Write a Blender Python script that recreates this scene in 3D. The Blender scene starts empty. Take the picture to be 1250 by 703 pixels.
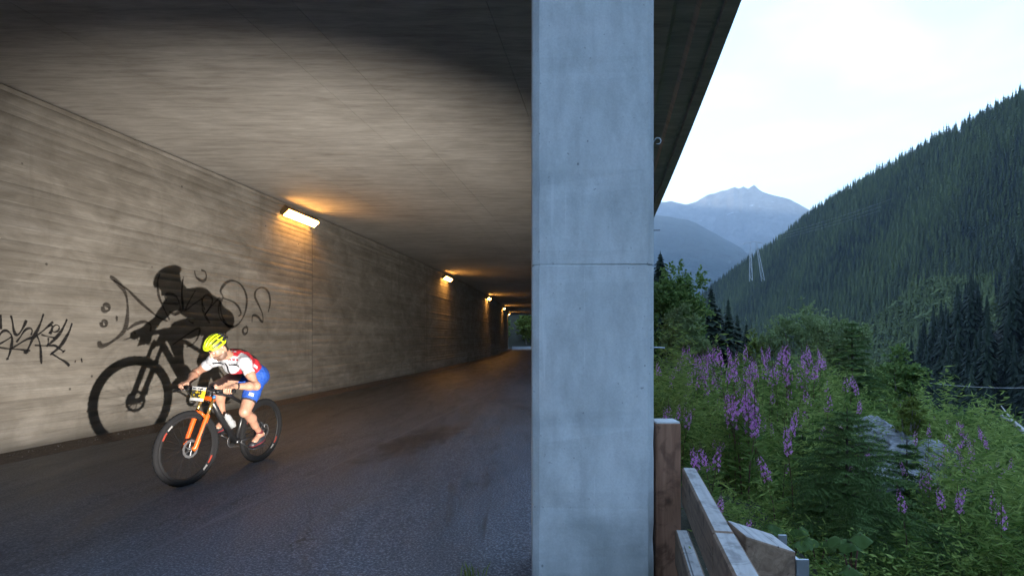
import bpy, bmesh, math, random
import numpy as np
from mathutils import Vector, Matrix, noise as mnoise
R = math.radians
scene = bpy.context.scene
COL = scene.collection
random.seed(7)
rng = np.random.default_rng(11)

# ------------------------------------------------------------------ camera
cam_d = bpy.data.cameras.new('camera')
cam = bpy.data.objects.new('camera', cam_d)
COL.objects.link(cam)
cam.location = (0, 0, 1.49)
cam.rotation_euler = (R(90), 0, 0)
cam_d.lens = 20.0
cam_d.sensor_width = 36
cam_d.shift_y = 0.0484
cam_d.clip_start = 0.05
cam_d.clip_end = 30000
scene.camera = cam

# ------------------------------------------------------------------ sky, sun, flash, exposure
SUN_AZ, SUN_EL = -56.0, 11.5     # evening sun, already behind the mountainside above the gallery
world = bpy.data.worlds.new('World')
scene.world = world
world.use_nodes = True
wn, wl = world.node_tree.nodes, world.node_tree.links
wn.clear()
sky = wn.new('ShaderNodeTexSky')
sky.sky_type = 'NISHITA'
sky.sun_disc = False
sky.sun_elevation = R(SUN_EL)
sky.sun_rotation = R(SUN_AZ)
sky.altitude = 1300
sky.air_density = 1.0
sky.dust_density = 0.5
sky.ozone_density = 1.5
# thin high cirrus mixed into the sky
tc = wn.new('ShaderNodeTexCoord')
mp = wn.new('ShaderNodeMapping'); mp.inputs['Scale'].default_value = (1.2, 2.2, 5.5); mp.inputs['Rotation'].default_value = (0.0, R(24), R(20))
nz = wn.new('ShaderNodeTexNoise'); nz.inputs['Scale'].default_value = 2.6; nz.inputs['Detail'].default_value = 7; nz.inputs['Roughness'].default_value = .55
nz.inputs['Distortion'].default_value = .7
rp = wn.new('ShaderNodeValToRGB'); rp.color_ramp.elements[0].position = .45; rp.color_ramp.elements[1].position = .80; rp.color_ramp.elements[0].color = (.0, .0, .0, 1)
rp.color_ramp.elements[1].color = (.35, .35, .35, 1)
mx = wn.new('ShaderNodeMixRGB'); mx.inputs['Color2'].default_value = (2.0, 1.8, 1.8, 1)
bgn = wn.new('ShaderNodeBackground'); bgn.inputs['Strength'].default_value = 0.15
wo = wn.new('ShaderNodeOutputWorld')
wl.new(tc.outputs['Generated'], mp.inputs['Vector']); wl.new(mp.outputs['Vector'], nz.inputs['Vector'])
wl.new(nz.outputs['Fac'], rp.inputs['Fac']); wl.new(rp.outputs['Color'], mx.inputs['Fac'])
wl.new(sky.outputs['Color'], mx.inputs['Color1']); wl.new(mx.outputs['Color'], bgn.inputs['Color'])
wl.new(bgn.outputs['Background'], wo.inputs['Surface'])

sun_d = bpy.data.lights.new('sun', 'SUN')
sun_d.energy = 2.0; sun_d.angle = R(0.53); sun_d.color = (1.0, .86, .7)
sun = bpy.data.objects.new('sun', sun_d); COL.objects.link(sun)
_d = Vector((math.sin(R(SUN_AZ)) * math.cos(R(SUN_EL)), math.cos(R(SUN_AZ)) * math.cos(R(SUN_EL)), math.sin(R(SUN_EL))))
sun.rotation_euler = (-_d).to_track_quat('-Z', 'Y').to_euler()

# the photographer's flash, low on the road: it throws the rider's shadow on the wall
fl_d = bpy.data.lights.new('photographer_flash', 'SPOT')
fl_d.energy = 590; fl_d.color = (1.0, .93, .83); fl_d.shadow_soft_size = .014
fl_d.spot_size = R(88); fl_d.spot_blend = .85
fl = bpy.data.objects.new('photographer_flash', fl_d); COL.objects.link(fl)
fl.location = (-.13, 1.84, .34)
_az, _el = R(-21), R(1)
_d = Vector((math.sin(_az) * math.cos(_el), math.cos(_az) * math.cos(_el), math.sin(_el)))
fl.rotation_euler = _d.to_track_quat('-Z', 'Y').to_euler()

vs = scene.view_settings
vs.view_transform = 'Standard'; vs.look = 'None'; vs.gamma = 1; vs.use_curve_mapping = False
vs.exposure = 3.1
HAZE = 1.6e-4
scene.render.engine = 'CYCLES'
cy = scene.cycles
cy.use_denoising = True
cy.max_bounces = 5; cy.diffuse_bounces = 3; cy.glossy_bounces = 2; cy.transmission_bounces = 2
cy.transparent_max_bounces = 12; cy.volume_bounces = 0
cy.caustics_reflective = False; cy.caustics_refractive = False
cy.sample_clamp_indirect = 4

# ------------------------------------------------------------------ helpers
def tag(o, label=None, cat=None, group=None, kind=None):
    if label: o['label'] = label
    if cat: o['category'] = cat
    if group: o['group'] = group
    if kind: o['kind'] = kind
    return o

def empty(name, loc=(0, 0, 0), rz=0, parent=None):
    o = bpy.data.objects.new(name, None); COL.objects.link(o)
    o.location = loc; o.rotation_euler = (0, 0, rz); o.empty_display_size = .2
    if parent: o.parent = parent
    return o

def link(name, me, parent=None, loc=None):
    o = bpy.data.objects.new(name, me); COL.objects.link(o)
    if parent: o.parent = parent
    if loc is not None: o.location = loc
    return o

def copy_tree(o, parent=None):
    c = o.copy(); COL.objects.link(c); c.parent = parent
    for ch in o.children: copy_tree(ch, c)
    return c

class MB:
    """collects shapes, builds one mesh"""
    def __init__(s): s.v = []; s.f = []; s.m = []; s.mi = 0
    def add(s, vs_, fs_):
        b = len(s.v); s.v += [tuple(p) for p in vs_]
        for q in fs_: s.f.append(tuple(b + i for i in q)); s.m.append(s.mi)
        return s
    def box(s, c, d, rot=None, bev=0):
        c = Vector(c); hx, hy, hz = d[0] / 2, d[1] / 2, d[2] / 2
        if bev:
            b = bev; vv = []
            for sx in (-1, 1):
                for sy in (-1, 1):
                    for sz in (-1, 1):
                        vv += [(sx * (hx - b), sy * (hy - b), sz * hz), (sx * (hx - b), sy * hy, sz * (hz - b)), (sx * hx, sy * (hy - b), sz * (hz - b))]
            bm = bmesh.new()
            for p in vv: bm.verts.new(p)
            bmesh.ops.convex_hull(bm, input=bm.verts)
            bm.verts.index_update()
            P = [v.co.copy() for v in bm.verts]; Fs = [[v.index for v in f.verts] for f in bm.faces]; bm.free()
        else:
            P = [Vector((sx * hx, sy * hy, sz * hz)) for sx in (-1, 1) for sy in (-1, 1) for sz in (-1, 1)]
            Fs = [(0, 1, 3, 2), (4, 6, 7, 5), (0, 4, 5, 1), (2, 3, 7, 6), (0, 2, 6, 4), (1, 5, 7, 3)]
        if rot is not None: P = [rot @ p for p in P]
        return s.add([p + c for p in P], Fs)
    def tube(s, path, rad, n=8, caps=True, closed=False, squash=None):
        path = [Vector(p) for p in path]; N = len(path)
        if not hasattr(rad, '__len__'): rad = [rad] * N
        T = []
        for i in range(N):
            a = path[(i - 1) % N] if (closed or i > 0) else path[i]
            b = path[(i + 1) % N] if (closed or i < N - 1) else path[i]
            T.append((b - a).normalized())
        ref = Vector((0, 0, 1)) if abs(T[0].z) < .9 else Vector((1, 0, 0))
        u = T[0].cross(ref).normalized(); V = []
        for i in range(N):
            u = (u - T[i] * u.dot(T[i])).normalized(); w = T[i].cross(u)
            for k in range(n):
                a = 2 * math.pi * k / n
                V.append(path[i] + (u * math.cos(a) + w * math.sin(a) * (squash or 1)) * rad[i])
        Fs = []
        for i in range(N if closed else N - 1):
            j = (i + 1) % N
            for k in range(n):
                l = (k + 1) % n
                Fs.append((i * n + k, i * n + l, j * n + l, j * n + k))
        if caps and not closed:
            Fs.append(tuple(range(n - 1, -1, -1))); Fs.append(tuple((N - 1) * n + k for k in range(n)))
        return s.add(V, Fs)
    def lathe(s, c, axis, prof, n=24, closed=False):
        """prof: (offset along axis, radius)"""
        c = Vector(c); axis = Vector(axis).normalized()
        ref = Vector((0, 0, 1)) if abs(axis.z) < .9 else Vector((1, 0, 0))
        u = axis.cross(ref).normalized(); w = axis.cross(u); V = []; P = len(prof)
        for k in range(n):
            a = 2 * math.pi * k / n; d = u * math.cos(a) + w * math.sin(a)
            for (t, r) in prof: V.append(c + axis * t + d * r)
        Fs = []
        for k in range(n):
            l = (k + 1) % n
            for i in range(P if closed else P - 1):
                j = (i + 1) % P
                Fs.append((k * P + i, k * P + j, l * P + j, l * P + i))
        return s.add(V, Fs)
    def mesh(s, name, mats, smooth=False):
        me = bpy.data.meshes.new(name); me.from_pydata(s.v, [], s.f)
        for m in (mats if isinstance(mats, (list, tuple)) else [mats]): me.materials.append(m)
        if s.m and max(s.m) > 0: me.polygons.foreach_set('material_index', s.m)
        if smooth: me.polygons.foreach_set('use_smooth', [True] * len(s.f))
        me.update(); return me
    def build(s, name, mats, parent=None, smooth=False, loc=None):
        return link(name, s.mesh(name, mats, smooth), parent, loc)

def np_mesh(name, V, F3, mats, smooth=False, mi=None, attr=None):
    """fast mesh from numpy verts and an (n,3) or (n,4) face array"""
    V = np.asarray(V, np.float32); F3 = np.asarray(F3, np.int32); k = F3.shape[1]
    me = bpy.data.meshes.new(name)
    me.vertices.add(len(V)); me.vertices.foreach_set('co', V.ravel())
    me.loops.add(F3.size); me.loops.foreach_set('vertex_index', F3.ravel())
    me.polygons.add(len(F3)); me.polygons.foreach_set('loop_start', np.arange(0, F3.size, k, dtype=np.int32))
    for m in (mats if isinstance(mats, (list, tuple)) else [mats]): me.materials.append(m)
    if mi is not None: me.polygons.foreach_set('material_index', np.asarray(mi, np.int32))
    if smooth: me.polygons.foreach_set('use_smooth', np.ones(len(F3), bool))
    if attr is not None:
        a = me.attributes.new('tint', 'FLOAT', 'POINT'); a.data.foreach_set('value', np.asarray(attr, np.float32))
    me.update(calc_edges=True); me.validate()
    return me

# ------------------------------------------------------------------ materials
class NT:
    def __init__(s, name):
        s.mat = bpy.data.materials.new(name); s.mat.use_nodes = True
        s.t = s.mat.node_tree; s.n = s.t.nodes; s.l = s.t.links
        s.b = s.n['Principled BSDF']; s.out = s.n['Material Output']
    def node(s, typ, **kw):
        nd = s.n.new(typ)
        for k, v in kw.items():
            if k in ('operation', 'blend_type', 'feature', 'noise_dimensions', 'attribute_name', 'interpolation_type', 'wave_type', 'bands_direction'): setattr(nd, k, v)
            else: nd.inputs[k].default_value = v
        return nd
    def set(s, **kw):
        for k, v in kw.items(): s.b.inputs[k.replace('_', ' ')].default_value = v
        return s
    def pos(s, scale=(1, 1, 1), obj=False):
        m = s.n.new('ShaderNodeMapping'); m.inputs['Scale'].default_value = scale
        if obj: s.l.new(s.n.new('ShaderNodeTexCoord').outputs['Object'], m.inputs['Vector'])
        else: s.l.new(s.n.new('ShaderNodeNewGeometry').outputs['Position'], m.inputs['Vector'])
        return m.outputs['Vector']
    def noise(s, vec, scale, detail=4, rough=.55, dist=0):
        nd = s.node('ShaderNodeTexNoise', Scale=scale, Detail=detail, Roughness=rough, Distortion=dist)
        s.l.new(vec, nd.inputs['Vector']); return nd.outputs['Fac']
    def ramp(s, fac, stops):
        r = s.n.new('ShaderNodeValToRGB'); e = r.color_ramp.elements
        while len(e) < len(stops): e.new(.5)
        for i, (p, c) in enumerate(stops):
            e[i].position = p; e[i].color = (c, c, c, 1) if not hasattr(c, '__len__') else (*c, 1)
        s.l.new(fac, r.inputs['Fac']); return r.outputs['Color']
    def mix(s, fac, a, b, mode='MIX'):
        m = s.node('ShaderNodeMixRGB', blend_type=mode)
        for k, x in (('Fac', fac), ('Color1', a), ('Color2', b)):
            if hasattr(x, 'default_value'): s.l.new(x, m.inputs[k])
            else: m.inputs[k].default_value = x if not hasattr(x, '__len__') else (*x, 1)
        return m.outputs['Color']
    def math(s, op, a, b=0.0):
        m = s.node('ShaderNodeMath', operation=op)
        for i, x in enumerate((a, b)):
            if hasattr(x, 'default_value'): s.l.new(x, m.inputs[i])
            else: m.inputs[i].default_value = x
        return m.outputs[0]
    def col(s, c): s.l.new(c, s.b.inputs['Base Color']); return s
    def rough(s, c): s.l.new(c, s.b.inputs['Roughness']); return s
    def bump(s, h, strength=.3, dist=.01):
        b = s.node('ShaderNodeBump', Strength=strength, Distance=dist)
        s.l.new(h, b.inputs['Height']); s.l.new(b.outputs['Normal'], s.b.inputs['Normal']); return s

def plain(name, c, rough=.6, metal=0, var=.12, scale=60, spec=.5, coat=0):
    t = NT(name).set(Roughness=rough, Metallic=metal)
    t.b.inputs['Specular IOR Level'].default_value = spec
    if coat: t.b.inputs['Coat Weight'].default_value = coat
    n = t.noise(t.pos(obj=True), scale, 4)
    t.col(t.mix(t.ramp(n, [(.3, 0), (.7, 1)]), tuple(x * (1 - var) for x in c), tuple(min(1, x * (1 + var)) for x in c)))
    return t.mat

def rand_tint(t, c, amt=.35):
    """per object and per-face variation for foliage"""
    oi = t.n.new('ShaderNodeObjectInfo')
    return t.mix(t.math('MULTIPLY', oi.outputs['Random'], 1.0), tuple(x * (1 - amt) for x in c), tuple(x * (1 + amt) for x in c))

# concrete, board-marked wall
def mat_wall():
    t = NT('board_marked_concrete').set(Roughness=.85)
    t.b.inputs['Specular IOR Level'].default_value = .25
    streak = t.noise(t.pos((.8, .5, 7)), 1.0, 8, .66, .35)
    fine = t.noise(t.pos((3, 2.2, 60)), 1.0, 5, .6)
    big = t.noise(t.pos((.5, .3, .7)), 1.0, 4, .6, .4)
    pit = t.noise(t.pos((1, 1, 1)), 26, 3, .5)
    c = t.ramp(streak, [(.26, (.265, .245, .218)), (.46, (.315, .295, .266)), (.60, (.345, .326, .298)), (.76, (.43, .41, .385))])
    blot = t.noise(t.pos((1, .8, 1.5)), 1.6, 8, .68, .5)
    c = t.mix(.5, c, t.ramp(big, [(.3, (.55, .51, .46)), (.7, (1.05, 1.02, 1.0))]), 'MULTIPLY')
    c = t.mix(.75, c, t.ramp(blot, [(.30, (.62, .59, .55)), (.5, (.95, .94, .93)), (.68, (1.35, 1.34, 1.33))]), 'MULTIPLY')
    c = t.mix(.5, c, t.ramp(fine, [(.3, .62), (.7, 1.15)]), 'MULTIPLY')
    at = t.n.new('ShaderNodeAttribute'); at.attribute_name = 'tint'
    c = t.mix(1.0, c, t.ramp(at.outputs['Fac'], [(0, .90), (1, 1.08)]), 'MULTIPLY')
    # vertical drip stains and small holes
    drip = t.noise(t.pos((2.5, 2.5, .18)), 1.0, 5, .6)
    c = t.mix(t.ramp(drip, [(.60, 0), (.74, .55)]), c, (.155, .135, .11))
    vor = t.node('ShaderNodeTexVoronoi', Scale=2.3); t.l.new(t.pos(), vor.inputs['Vector'])
    c = t.mix(t.ramp(vor.outputs['Distance'], [(.03, .8), (.055, 0)]), c, (.05, .045, .04))
    # darker towards the foot of the wall
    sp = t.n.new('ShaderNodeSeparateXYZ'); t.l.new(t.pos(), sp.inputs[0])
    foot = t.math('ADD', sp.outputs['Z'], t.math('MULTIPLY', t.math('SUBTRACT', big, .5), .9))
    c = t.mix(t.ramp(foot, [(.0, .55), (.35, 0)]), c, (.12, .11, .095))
    t.col(c)
    t.bump(t.mix(.6, t.mix(.5, streak, fine), pit), .28, .005)
    return t.mat

def mat_ceiling():
    t = NT('board_marked_soffit').set(Roughness=.88)
    t.b.inputs['Specular IOR Level'].default_value = .2
    streak = t.noise(t.pos((1.3, 9, 1)), 1.0, 8, .68, .5)
    fine = t.noise(t.pos((5, 42, 1)), 1.0, 5, .6)
    big = t.noise(t.pos((.45, .4, 1)), 1.0, 4, .6, .4)
    c = t.ramp(streak, [(.28, (.36, .335, .31)), (.48, (.50, .475, .445)), (.74, (.66, .635, .60))])
    c = t.mix(.55, c, t.ramp(big, [(.3, (.62, .58, .53)), (.65, (1.05, 1.02, .98))]), 'MULTIPLY')
    c = t.mix(.35, c, t.ramp(fine, [(.3, .65), (.7, 1.15)]), 'MULTIPLY')
    t.col(c).bump(t.mix(.5, streak, fine), .3, .004)
    return t.mat

def mat_pillar():
    t = NT('smooth_cast_concrete').set(Roughness=.8)
    t.b.inputs['Specular IOR Level'].default_value = .3
    big = t.noise(t.pos(), 2.2, 6, .62, .4)
    mid = t.noise(t.pos((6, 6, 2)), 1.6, 6, .6, .3)
    fine = t.noise(t.pos(), 90, 3, .6)
    c = t.ramp(big, [(.3, (.48, .52, .525)), (.5, (.58, .615, .615)), (.72, (.65, .67, .67))])
    c = t.mix(.55, c, t.ramp(mid, [(.32, .72), (.62, 1.08)]), 'MULTIPLY')
    c = t.mix(.5, c, t.ramp(fine, [(.3, .85), (.7, 1.1)]), 'MULTIPLY')
    vor = t.node('ShaderNodeTexVoronoi', Scale=13.0, Randomness=1.0); t.l.new(t.pos((1, 1, .8)), vor.inputs['Vector'])
    sel = t.noise(t.pos(), 5.5, 2)
    hole = t.mix(1, t.ramp(vor.outputs['Distance'], [(.05, 1), (.10, 0)]), t.ramp(sel, [(.60, 0), (.65, 1)]), 'MULTIPLY')
    c = t.mix(hole, c, (.17, .19, .2))
    drip = t.noise(t.pos((14, 14, .35)), 1.0, 5, .6)
    c = t.mix(t.ramp(drip, [(.60, 0), (.76, .25)]), c, (.3, .33, .34))
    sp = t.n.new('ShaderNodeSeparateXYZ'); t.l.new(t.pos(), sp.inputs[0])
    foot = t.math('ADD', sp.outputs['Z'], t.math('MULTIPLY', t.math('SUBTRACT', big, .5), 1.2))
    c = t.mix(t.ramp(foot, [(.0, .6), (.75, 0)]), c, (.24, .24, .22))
    scr = t.noise(t.pos((40, 40, 1.2)), 1.0, 3, .5)
    c = t.mix(t.ramp(scr, [(.68, 0), (.72, .35)]), c, (.74, .76, .76))
    spk = t.noise(t.pos(), 38, 2, .5)
    c = t.mix(t.ramp(spk, [(.71, 0), (.75, .7)]), c, (.25, .27, .28))
    t.col(c).bump(t.mix(.6, fine, spk), .35, .003)
    return t.mat

def mat_asphalt():
    t = NT('worn_asphalt')
    t.b.inputs['Specular IOR Level'].default_value = .5
    g1 = t.noise(t.pos(), 60, 5, .75); g2 = t.noise(t.pos(), 24, 3, .6)
    big = t.noise(t.pos((1.1, .22, 1)), .8, 7, .66, .5)
    mid = t.noise(t.pos((1.6, .34, 1)), 2.0, 8, .7, .9)
    c = t.ramp(g1, [(.36, (.024, .030, .041)), (.52, (.066, .079, .10)), (.64, (.21, .237, .275))])
    c = t.mix(.65, c, t.ramp(big, [(.3, .55), (.7, 1.25)]), 'MULTIPLY')
    # dark, smooth bitumen bleeding along the wheel tracks
    c = t.mix(t.ramp(mid, [(.56, 0), (.70, .75)]), c, (.020, .020, .022))
    vor = t.node('ShaderNodeTexVoronoi', feature='DISTANCE_TO_EDGE', Scale=.75)
    wv = t.n.new('ShaderNodeVectorMath'); wv.operation = 'ADD'
    n3 = t.node('ShaderNodeTexNoise', Scale=2.5, Detail=5); t.l.new(t.pos(), n3.inputs['Vector'])
    t.l.new(t.pos((1, .35, 1)), wv.inputs[0]); t.l.new(n3.outputs['Color'], wv.inputs[1]); t.l.new(wv.outputs[0], vor.inputs['Vector'])
    cr = t.ramp(vor.outputs['Distance'], [(.004, 1), (.012, 0)])
    cr = t.mix(1, cr, t.ramp(t.noise(t.pos(), .6, 3), [(.5, 0), (.6, .8)]), 'MULTIPLY')
    c = t.mix(cr, c, (.012, .012, .012))
    # painted daylight falloff: dark by the wall, paler with dust at the pillar shoulder
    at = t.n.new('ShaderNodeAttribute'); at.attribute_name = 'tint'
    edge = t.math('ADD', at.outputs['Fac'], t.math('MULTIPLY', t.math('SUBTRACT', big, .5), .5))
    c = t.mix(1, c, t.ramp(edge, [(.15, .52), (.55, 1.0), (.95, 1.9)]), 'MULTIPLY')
    # longitudinal joint between the paving lanes, and an old oil-dark patch in mid-road
    joint = t.math('ABSOLUTE', t.math('ADD', t.math('SUBTRACT', at.outputs['Fac'], .60), t.math('MULTIPLY', t.math('SUBTRACT', mid, .5), .012)))
    c = t.mix(t.ramp(joint, [(.0015, .55), (.004, 0)]), c, (.16, .18, .21))
    pv_ = t.n.new('ShaderNodeMapping'); t.l.new(t.n.new('ShaderNodeNewGeometry').outputs['Position'], pv_.inputs['Vector'])
    pv_.vector_type = 'TEXTURE'; pv_.inputs['Location'].default_value = (-1.35, 8.1, 0); pv_.inputs['Rotation'].default_value = (0, 0, R(-16)); pv_.inputs['Scale'].default_value = (.42, 1.7, 1)
    ln_ = t.n.new('ShaderNodeVectorMath'); ln_.operation = 'LENGTH'; t.l.new(pv_.outputs['Vector'], ln_.inputs[0])
    pd_ = t.math('ADD', ln_.outputs['Value'], t.math('MULTIPLY', t.math('SUBTRACT', t.noise(t.pos((1.5, .8, 1)), 2.5, 6, .7), .5), 2.2))
    c = t.mix(t.ramp(pd_, [(.5, .8), (1.1, 0)]), c, (.012, .013, .016))
    t.col(c)
    t.rough(t.ramp(mid, [(.3, .6), (.7, .40)]))
    t.bump(t.mix(.4, g1, g2), 1.0, .012)
    return t.mat

def mat_dirt(name, a, b, scale=18):
    t = NT(name).set(Roughness=.95); n = t.noise(t.pos(), scale, 7, .68, .3)
    t.col(t.ramp(n, [(.3, a), (.7, b)])).bump(n, .8, .03); return t.mat

def mat_wood(name, a, b, axis):
    t = NT(name).set(Roughness=.8); sc = [26, 26, 26]; sc[axis] = 1.6
    n = t.noise(t.pos(tuple(sc), True), 1, 6, .62, .9)
    st = t.noise(t.pos((1, 1, 1), True), 9, 4, .6, 1.5)
    c = t.ramp(n, [(.3, a), (.7, b)])
    vor = t.node('ShaderNodeTexVoronoi', Scale=5.5); t.l.new(t.pos((1, 1, 1), True), vor.inputs['Vector'])
    c = t.mix(t.ramp(vor.outputs['Distance'], [(.06, .9), (.2, 0)]), c, tuple(x * .28 for x in a))
    c = t.mix(t.ramp(st, [(.5, 0), (.66, .6)]), c, tuple(x * .45 for x in a))
    sc2 = [60, 60, 60]; sc2[axis] = .9; crk = t.noise(t.pos(tuple(sc2), True), 1, 2, .5, .4)
    c = t.mix(t.ramp(crk, [(.68, 0), (.71, .8)]), c, tuple(x * .2 for x in a))
    t.col(c).bump(t.mix(.5, n, crk), .6, .005); return t.mat

M = {}
M['wall'] = mat_wall(); M['ceiling'] = mat_ceiling(); M['pillar'] = mat_pillar(); M['asphalt'] = mat_asphalt()
M['grit'] = mat_dirt('dusty_gutter', (.045, .036, .03), (.13, .105, .085), 22)
M['soil'] = mat_dirt('dark_soil_and_litter', (.012, .014, .007), (.045, .042, .022), 3)
M['gravel'] = mat_dirt('mossy_verge', (.018, .022, .012), (.07, .07, .045), 30)
M['wood_post'] = mat_wood('reddish_larch_post', (.16, .068, .036), (.36, .19, .115), 2)
M['wood_rail'] = mat_wood('brown_larch_rail', (.17, .105, .065), (.36, .25, .17), 1)
M['wood_top_skylight'] = mat_wood('rail_top_painted_skylight', (.34, .32, .30), (.58, .56, .53), 1)  # paler copy for upward faces, sky brightness painted into the wood colour
M['end_grain'] = plain('pale_end_grain', (.62, .62, .60), .8, 0, .15, 40)
M['galv'] = plain('galvanised_steel', (.42, .46, .50), .45, .8, .12, 30)
M['dark_gap'] = plain('joint_filler', (.03, .028, .026), .9, 0, .2, 20)

# ------------------------------------------------------------------ the line of the road: inner face of the wall
def fx(Y):
    Y = np.clip(Y, -40, 76) * 1.0 + 0
    return -7.75 + .19 * Y - .00125 * Y * Y
def fX(Y):
    y = max(-40.0, min(76.0, Y)); return -7.75 + .19 * y - .00125 * y * y
CEIL = 4.72
Y_BACK, Y_END = -26.0, 82.0
Y_ROOF = 2.75               # unseen near mouth of the roof, placed to let skylight reach the pillar

def sweep(name, prof, mats, y0, y1, step=1.0, parent=None, closed=True, attr=False, caps=True):
    """profile of (offset from the wall line, z), swept along the road"""
    n = max(2, int(round((y1 - y0) / step)) + 1); mb = MB(); P = len(prof)
    ys = [y0 + (y1 - y0) * i / (n - 1) for i in range(n)]
    V = [(fX(y) + c, y, z) for y in ys for (c, z) in prof]; Fs = []
    for i in range(n - 1):
        for k in range(P if closed else P - 1):
            l = (k + 1) % P
            Fs.append((i * P + k, (i + 1) * P + k, (i + 1) * P + l, i * P + l))
    if caps and closed: Fs += [tuple(range(P)), tuple((n - 1) * P + k for k in range(P - 1, -1, -1))]
    mb.add(V, Fs); o = mb.build(name, mats, parent)
    return o

# road sheet (fine grid so it can crown a little) and gutter strip along the wall
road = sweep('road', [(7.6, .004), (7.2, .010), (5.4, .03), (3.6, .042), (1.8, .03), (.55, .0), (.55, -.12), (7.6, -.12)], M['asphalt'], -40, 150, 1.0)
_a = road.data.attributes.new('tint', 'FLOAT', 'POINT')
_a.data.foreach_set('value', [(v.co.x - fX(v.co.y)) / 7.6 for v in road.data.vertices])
tag(road, kind='structure')
gutter = sweep('gutter', [(.548, .004), (.25, .012), (.02, .03), (.02, -.12), (.548, -.12)], M['grit'], -40, 82, 1.0)
tag(gutter, kind='structure')
verge = sweep('verge', [(9.2, -.2), (8.6, -.05), (7.9, .02), (7.6, .012), (7.6, -.3), (9.2, -.4)], M['gravel'], -40, 82, 1.0)
tag(verge, kind='structure')

# ------------------------------------------------------------------ gallery: wall of cast panels with recessed joints
wall = empty('retaining_wall', (fX(15), 15, 0))
tag(wall, 'long grey board-marked concrete wall along the left of the underpass', 'wall')
def wall_panel(y0, y1, seed):
    r = random.Random(seed); V = []; Fs = []; A = []
    rows = []; z = -.1
    while z < CEIL - .03:
        h = r.choice((.10, .12, .13, .15)); z2 = min(CEIL - .03, z + h); rows.append((z, z2)); z = z2
    step = .5 if y0 < 30 else 1.2
    n = max(2, int((y1 - y0) / step) + 1)
    ys = [y0 + (y1 - y0) * i / (n - 1) for i in range(n)]
    for (za, zb) in rows:
        off = r.uniform(0, .0035); tint = r.random(); b = len(V); g_ = r.choice((.0005, .001, .002, .004))
        nxt = y0 + r.uniform(.5, 4)
        for y in ys:
            if y > nxt: off = r.uniform(0, .0035); tint = min(1, max(0, tint + r.uniform(-.45, .45))); nxt = y + r.uniform(3, 4.5)
            e = .012 if (y - y0 < .01 or y1 - y < .01) else 0
            for (zz, oo) in ((za, off - g_), (za + .004, off), (zb - .003, off), (zb, off - g_)):
                V.append((fX(y) + oo - e, y, zz)); A.append(tint)
        for i in range(n - 1):
            for k in range(3):
                p = b + i * 4 + k
                Fs.append((p, p + 1, p + 5, p + 4))
    # body behind the face
    b = len(V)
    for y in (y0, y1):
        for (c, z) in ((-.02, -.1), (-.02, CEIL - .03), (-.6, CEIL - .03), (-.6, -.1)):
            V.append((fX(y) + c, y, z)); A.append(.4)
    Fs += [(b, b + 3, b + 2, b + 1), (b + 4, b + 5, b + 6, b + 7), (b + 1, b + 2, b + 6, b + 5), (b + 2, b + 3, b + 7, b + 6)]
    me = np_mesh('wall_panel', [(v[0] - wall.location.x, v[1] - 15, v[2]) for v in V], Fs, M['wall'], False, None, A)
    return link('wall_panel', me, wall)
J0 = 14.85; JL = 10.0; k = -4
while J0 + k * JL < Y_END - 1:
    a = J0 + k * JL + .008; b = min(Y_END, J0 + (k + 1) * JL - .008)
    if b > Y_BACK: wall_panel(max(a, Y_BACK), b, 100 + k)
    k += 1
jf = sweep('joint_filler', [(-.03, -.1), (-.03, CEIL - .02), (-.5, CEIL - .02), (-.5, -.1)], M['dark_gap'], Y_BACK + .05, Y_END - .05, 2.0)
jf.parent = wall; jf.location = -wall.location
# dark metal cover strip in the corner between wall and roof
# roof: strips of formwork side by side, thin seams between
roof = empty('gallery_roof', (fX(15) + 4.5, 15, CEIL))
tag(roof, 'flat concrete roof slab spanning the road above the rider', 'roof')
seams = [-.6, 1.9, 4.0, 4.63, 6.5, 7.95]
for a, b in zip(seams[:-1], seams[1:]):
    g = .003; y0 = Y_ROOF - 4 * (1 - max(0, (a + b) / 2) / 7.3)      # unseen mouth cut obliquely, further out at the wall to shade the road there
    o = sweep('soffit_strip', [(a + g, CEIL), (b - g, CEIL), (b - g, CEIL + .2), (a + g, CEIL + .2)], M['ceiling'], y0, Y_END, 1.0)
    o.parent = roof; o.location = -roof.location
o = sweep('slab', [(-.6, CEIL + .03), (7.9, CEIL + .03), (7.9, CEIL + .9), (-.6, CEIL + .9)], M['dark_gap'], Y_ROOF + .02, Y_END - .02, 2.0); o.parent = roof; o.location = -roof.location
edge_prof = [(7.955, CEIL - .004), (8.02, CEIL - .05), (8.30, CEIL - .052), (8.34, CEIL - .012), (8.52, CEIL - .012), (8.56, CEIL - .06), (8.72, CEIL - .06), (8.73, CEIL - .02), (8.78, CEIL - .02), (8.79, CEIL - .06), (8.93, CEIL - .06), (8.98, CEIL + .1), (8.98, CEIL + 1.0), (7.955, CEIL + 1.0)]
def edge_unit(y0, y1):
    o = sweep('edge_beam', edge_prof, M['ceiling'], y0, y1, 1.0); o.parent = roof; o.location = -roof.location
y = Y_ROOF
while y < Y_END:
    edge_unit(y, min(Y_END, y + 9.99)); y += 10.0

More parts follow.
